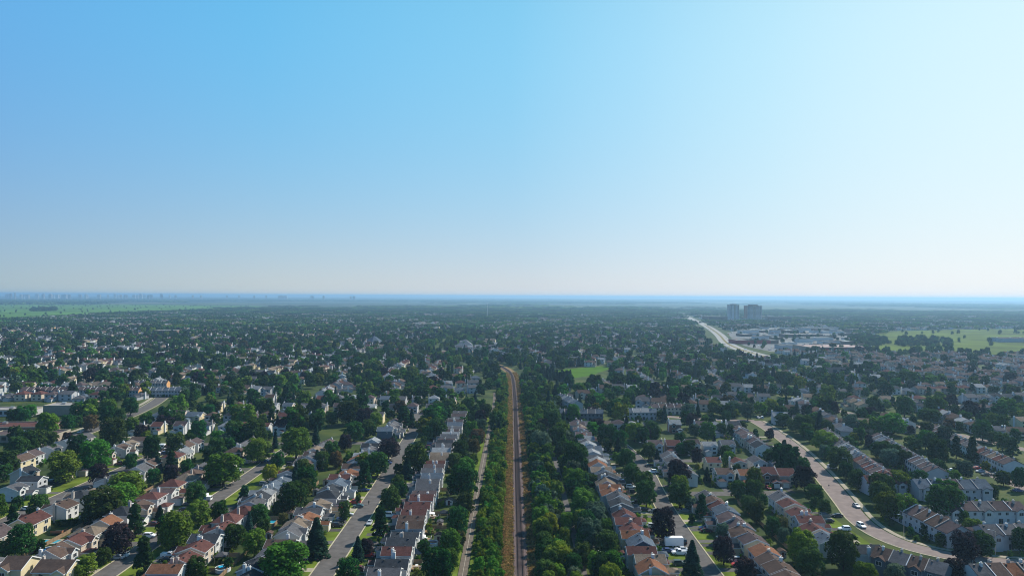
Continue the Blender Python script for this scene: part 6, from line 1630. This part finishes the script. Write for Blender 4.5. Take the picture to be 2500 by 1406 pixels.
# gabled community hall, church and school with a pyramid roof
x, y = MARK['aframe']; t = thing('community_hall', 'dark steep roofed hall with three white-edged front gables', 'hall', (x, y, 0), .12); rm, wm, fm = MB(), MB(), MB()
zr = roof_gable(rm, -20, 20, -8, 8, 4.5, .85, 'x', .6, fascia=fm); gable_wall(wm, -20, 20, -8, 8, 4.5, zr - .05, 'x')
for cx in (-11, 2, 13): zz = roof_gable(rm, cx - 4, cx + 4, -11, 0, 4, 1.3, 'y', .5, fascia=fm); gable_wall(wm, cx - 4, cx + 4, -10.5, 0, 4, zz - .05, 'y')
link('wall', wm.mesh('wall', [BROWNW]), t); link('roof', rm.mesh('roof', [ROOF['s']]), t); link('fascia', fm.mesh('fascia', [TRIM]), t)
x, y = MARK['pyramid']; t = thing('school_building', 'white low school with a grey pyramid roof beside its yard', 'school', (x, y, 0), 0); mb = MB(); mb.box(-45, 45, -14, 14, 0, 5, bottom=False); mb.box(-24, 10, -18, -14, 0, 4.2, bottom=False); link('wall', mb.mesh('wall', [TRIM]), t)
mb = MB(); mb.box(-46, 46, -15, 15, 5, 5.4); mb.add([(-30, -14, 5.4), (2, -14, 5.4), (2, 14, 5.4), (-30, 14, 5.4), (-14, 0, 17)], [(0, 1, 4), (1, 2, 4), (2, 3, 4), (3, 0, 4)]); link('roof', mb.mesh('roof', [ROOF['l']]), t); gm = MB()
for i in range(14): gm.box(-43 + i * 6.2, -39.5 + i * 6.2, -14.1, -14, 1.4, 3.6)
link('windows', gm.mesh('windows', [GLASS]), t, kind='stuff')
poly('school_yard', [(x - 50, y - 60), (x + 10, y - 60), (x + 10, y - 22), (x - 50, y - 22)], .06, mat('bare_yard', (.30, .24, .17), .95, .1, .15))
x, y = MARK['church']; t = thing('church', 'octagonal church with a steep grey roof and a thin spire', 'church', (x, y, 0)); mb = MB(); mb.cyl(0, 0, 0, 7, 15, n=8); link('wall', mb.mesh('wall', [WALL['y']]), t); mb = MB(); mb.cyl(0, 0, 7, 17, 16.5, 1.5, n=8); link('roof', mb.mesh('roof', [ROOF['n']]), t); mb = MB(); mb.cyl(0, 0, 17, 20, 1.5, 1.2, n=8); mb.cyl(0, 0, 20, 30, 1.3, .05, n=8); link('spire', mb.mesh('spire', [ROOF['s']]), t)
# lattice mast
x, y = MARK['mast']; t = thing('lattice_mast', 'thin lattice mast standing alone in the hazy suburb', 'mast', (x, y, 0)); mb = MB(); Hm = 52
for i in range(4):
    a = math.pi / 4 + i * math.pi / 2; mb.tube((3.2 * math.cos(a), 3.2 * math.sin(a), 0), (.9 * math.cos(a), .9 * math.sin(a), Hm), .35, .3, 5)
    for j in range(10):
        z0, z1 = j * Hm / 10, (j + 1) * Hm / 10; r0 = 3.2 - 2.3 * j / 10; r1 = 3.2 - 2.3 * (j + 1) / 10; b = a + math.pi / 2; mb.tube((r0 * math.cos(a), r0 * math.sin(a), z0), (r1 * math.cos(b), r1 * math.sin(b), z1), .16, .16, 4)
link('frame', mb.mesh('frame', [METAL]), t); link('antenna', MB().cyl(0, 0, Hm, Hm + 7, .3).mesh('antenna', [METAL]), t)
# cars in the shopping centre and on the highway
RC = np.array(ZONES['retail']); cb = {}
for ty in ('sedan', 'suv'):
    m = MB(); L, Hh = (4.6, 1.45) if ty == 'sedan' else (4.7, 1.75); loft(m, [(-2.3, .75, .3, .9), (-2.0, .9, .25, 1.0), (1.8, .88, .25, .92), (2.3, .7, .35, .7)]); m.hexa([(-1.7, -.84, 1.0), (1.0, -.84, 1.0), (1.0, .84, 1.0), (-1.7, .84, 1.0)], [(-1.2, -.66, Hh), (.3, -.66, Hh), (.3, .66, Hh), (-1.2, .66, Hh)])
    cb[ty] = m.mesh('car', [PAINT['white']])
n = 0
while n < 170:
    x = rng.uniform(RC[:, 0].min(), RC[:, 0].max()); y = RC[:, 1].min() + (rng.random() ** 1.6) * (RC[:, 1].max() - RC[:, 1].min()); x = round(x / 2.9) * 2.9; y = round(y / 17) * 17 + rng.choice((-2.7, 2.7))
    if not inpoly(np.array([x]), np.array([y]), ZONES['retail'])[0] or any(abs(x - MARK[k][0]) < 66 and abs(y - MARK[k][1]) < 32 for k in ('shop1', 'shop5', 'shop6')): continue
    o = link('car', cb[rng.choice(('sedan', 'suv'))], None, (x, y, .06), math.pi / 2 + .12); omat(o, PAINT[rng.choice(('white', 'silver', 'white', 'grey', 'black', 'red', 'silver'))]); tag(o, 'small car parked in rows at the distant shopping centre', 'car', 'cars in the shopping centre car parks'); n += 1
for i in range(26):
    f = rng.uniform(0, len(HWY) - 4.01); j = int(f); a, b = HWY[j + 3], HWY[min(j + 4, len(HWY) - 1)]; u = f - j; dx, dy = b[0] - a[0], b[1] - a[1]; L = math.hypot(dx, dy); s = rng.choice((-8.5, -5, 5, 8.5))
    o = link('car', cb['sedan'], None, (a[0] + dx * u + dy / L * s, a[1] + dy * u - dx / L * s, .06), math.atan2(dy, dx)); omat(o, PAINT[rng.choice(('white', 'grey', 'black'))]); tag(o, 'tiny car driving on the pale highway', 'car', 'cars on the highway')
# skyline
for i, (px, w, d, h) in enumerate(SKY):
    t = thing('office_tower', 'hazy city tower on the skyline', 'tower', (px[0], px[1], 0), rng.uniform(-.3, .3), 'towers of the hazy skyline'); mb = MB(); mb.box(-w / 2, w / 2, -d / 2, d / 2, 0, h); mb.box(-w / 4, w / 4, -d / 4, d / 4, h, h + 6); link('wall', mb.mesh('wall', [(WALL['e'], BROWNW, WALL['y'], WALL['w'])[i % 4]]), t)
    g_ = MB()
    for s in range(int(h / 8)): g_.box(-w / 2 - .2, w / 2 + .2, -d / 2 - .2, d / 2 + .2, s * 8 + 3, s * 8 + 6)
    link('window_band', g_.mesh('window_band', [GLASS]), t, kind='stuff')
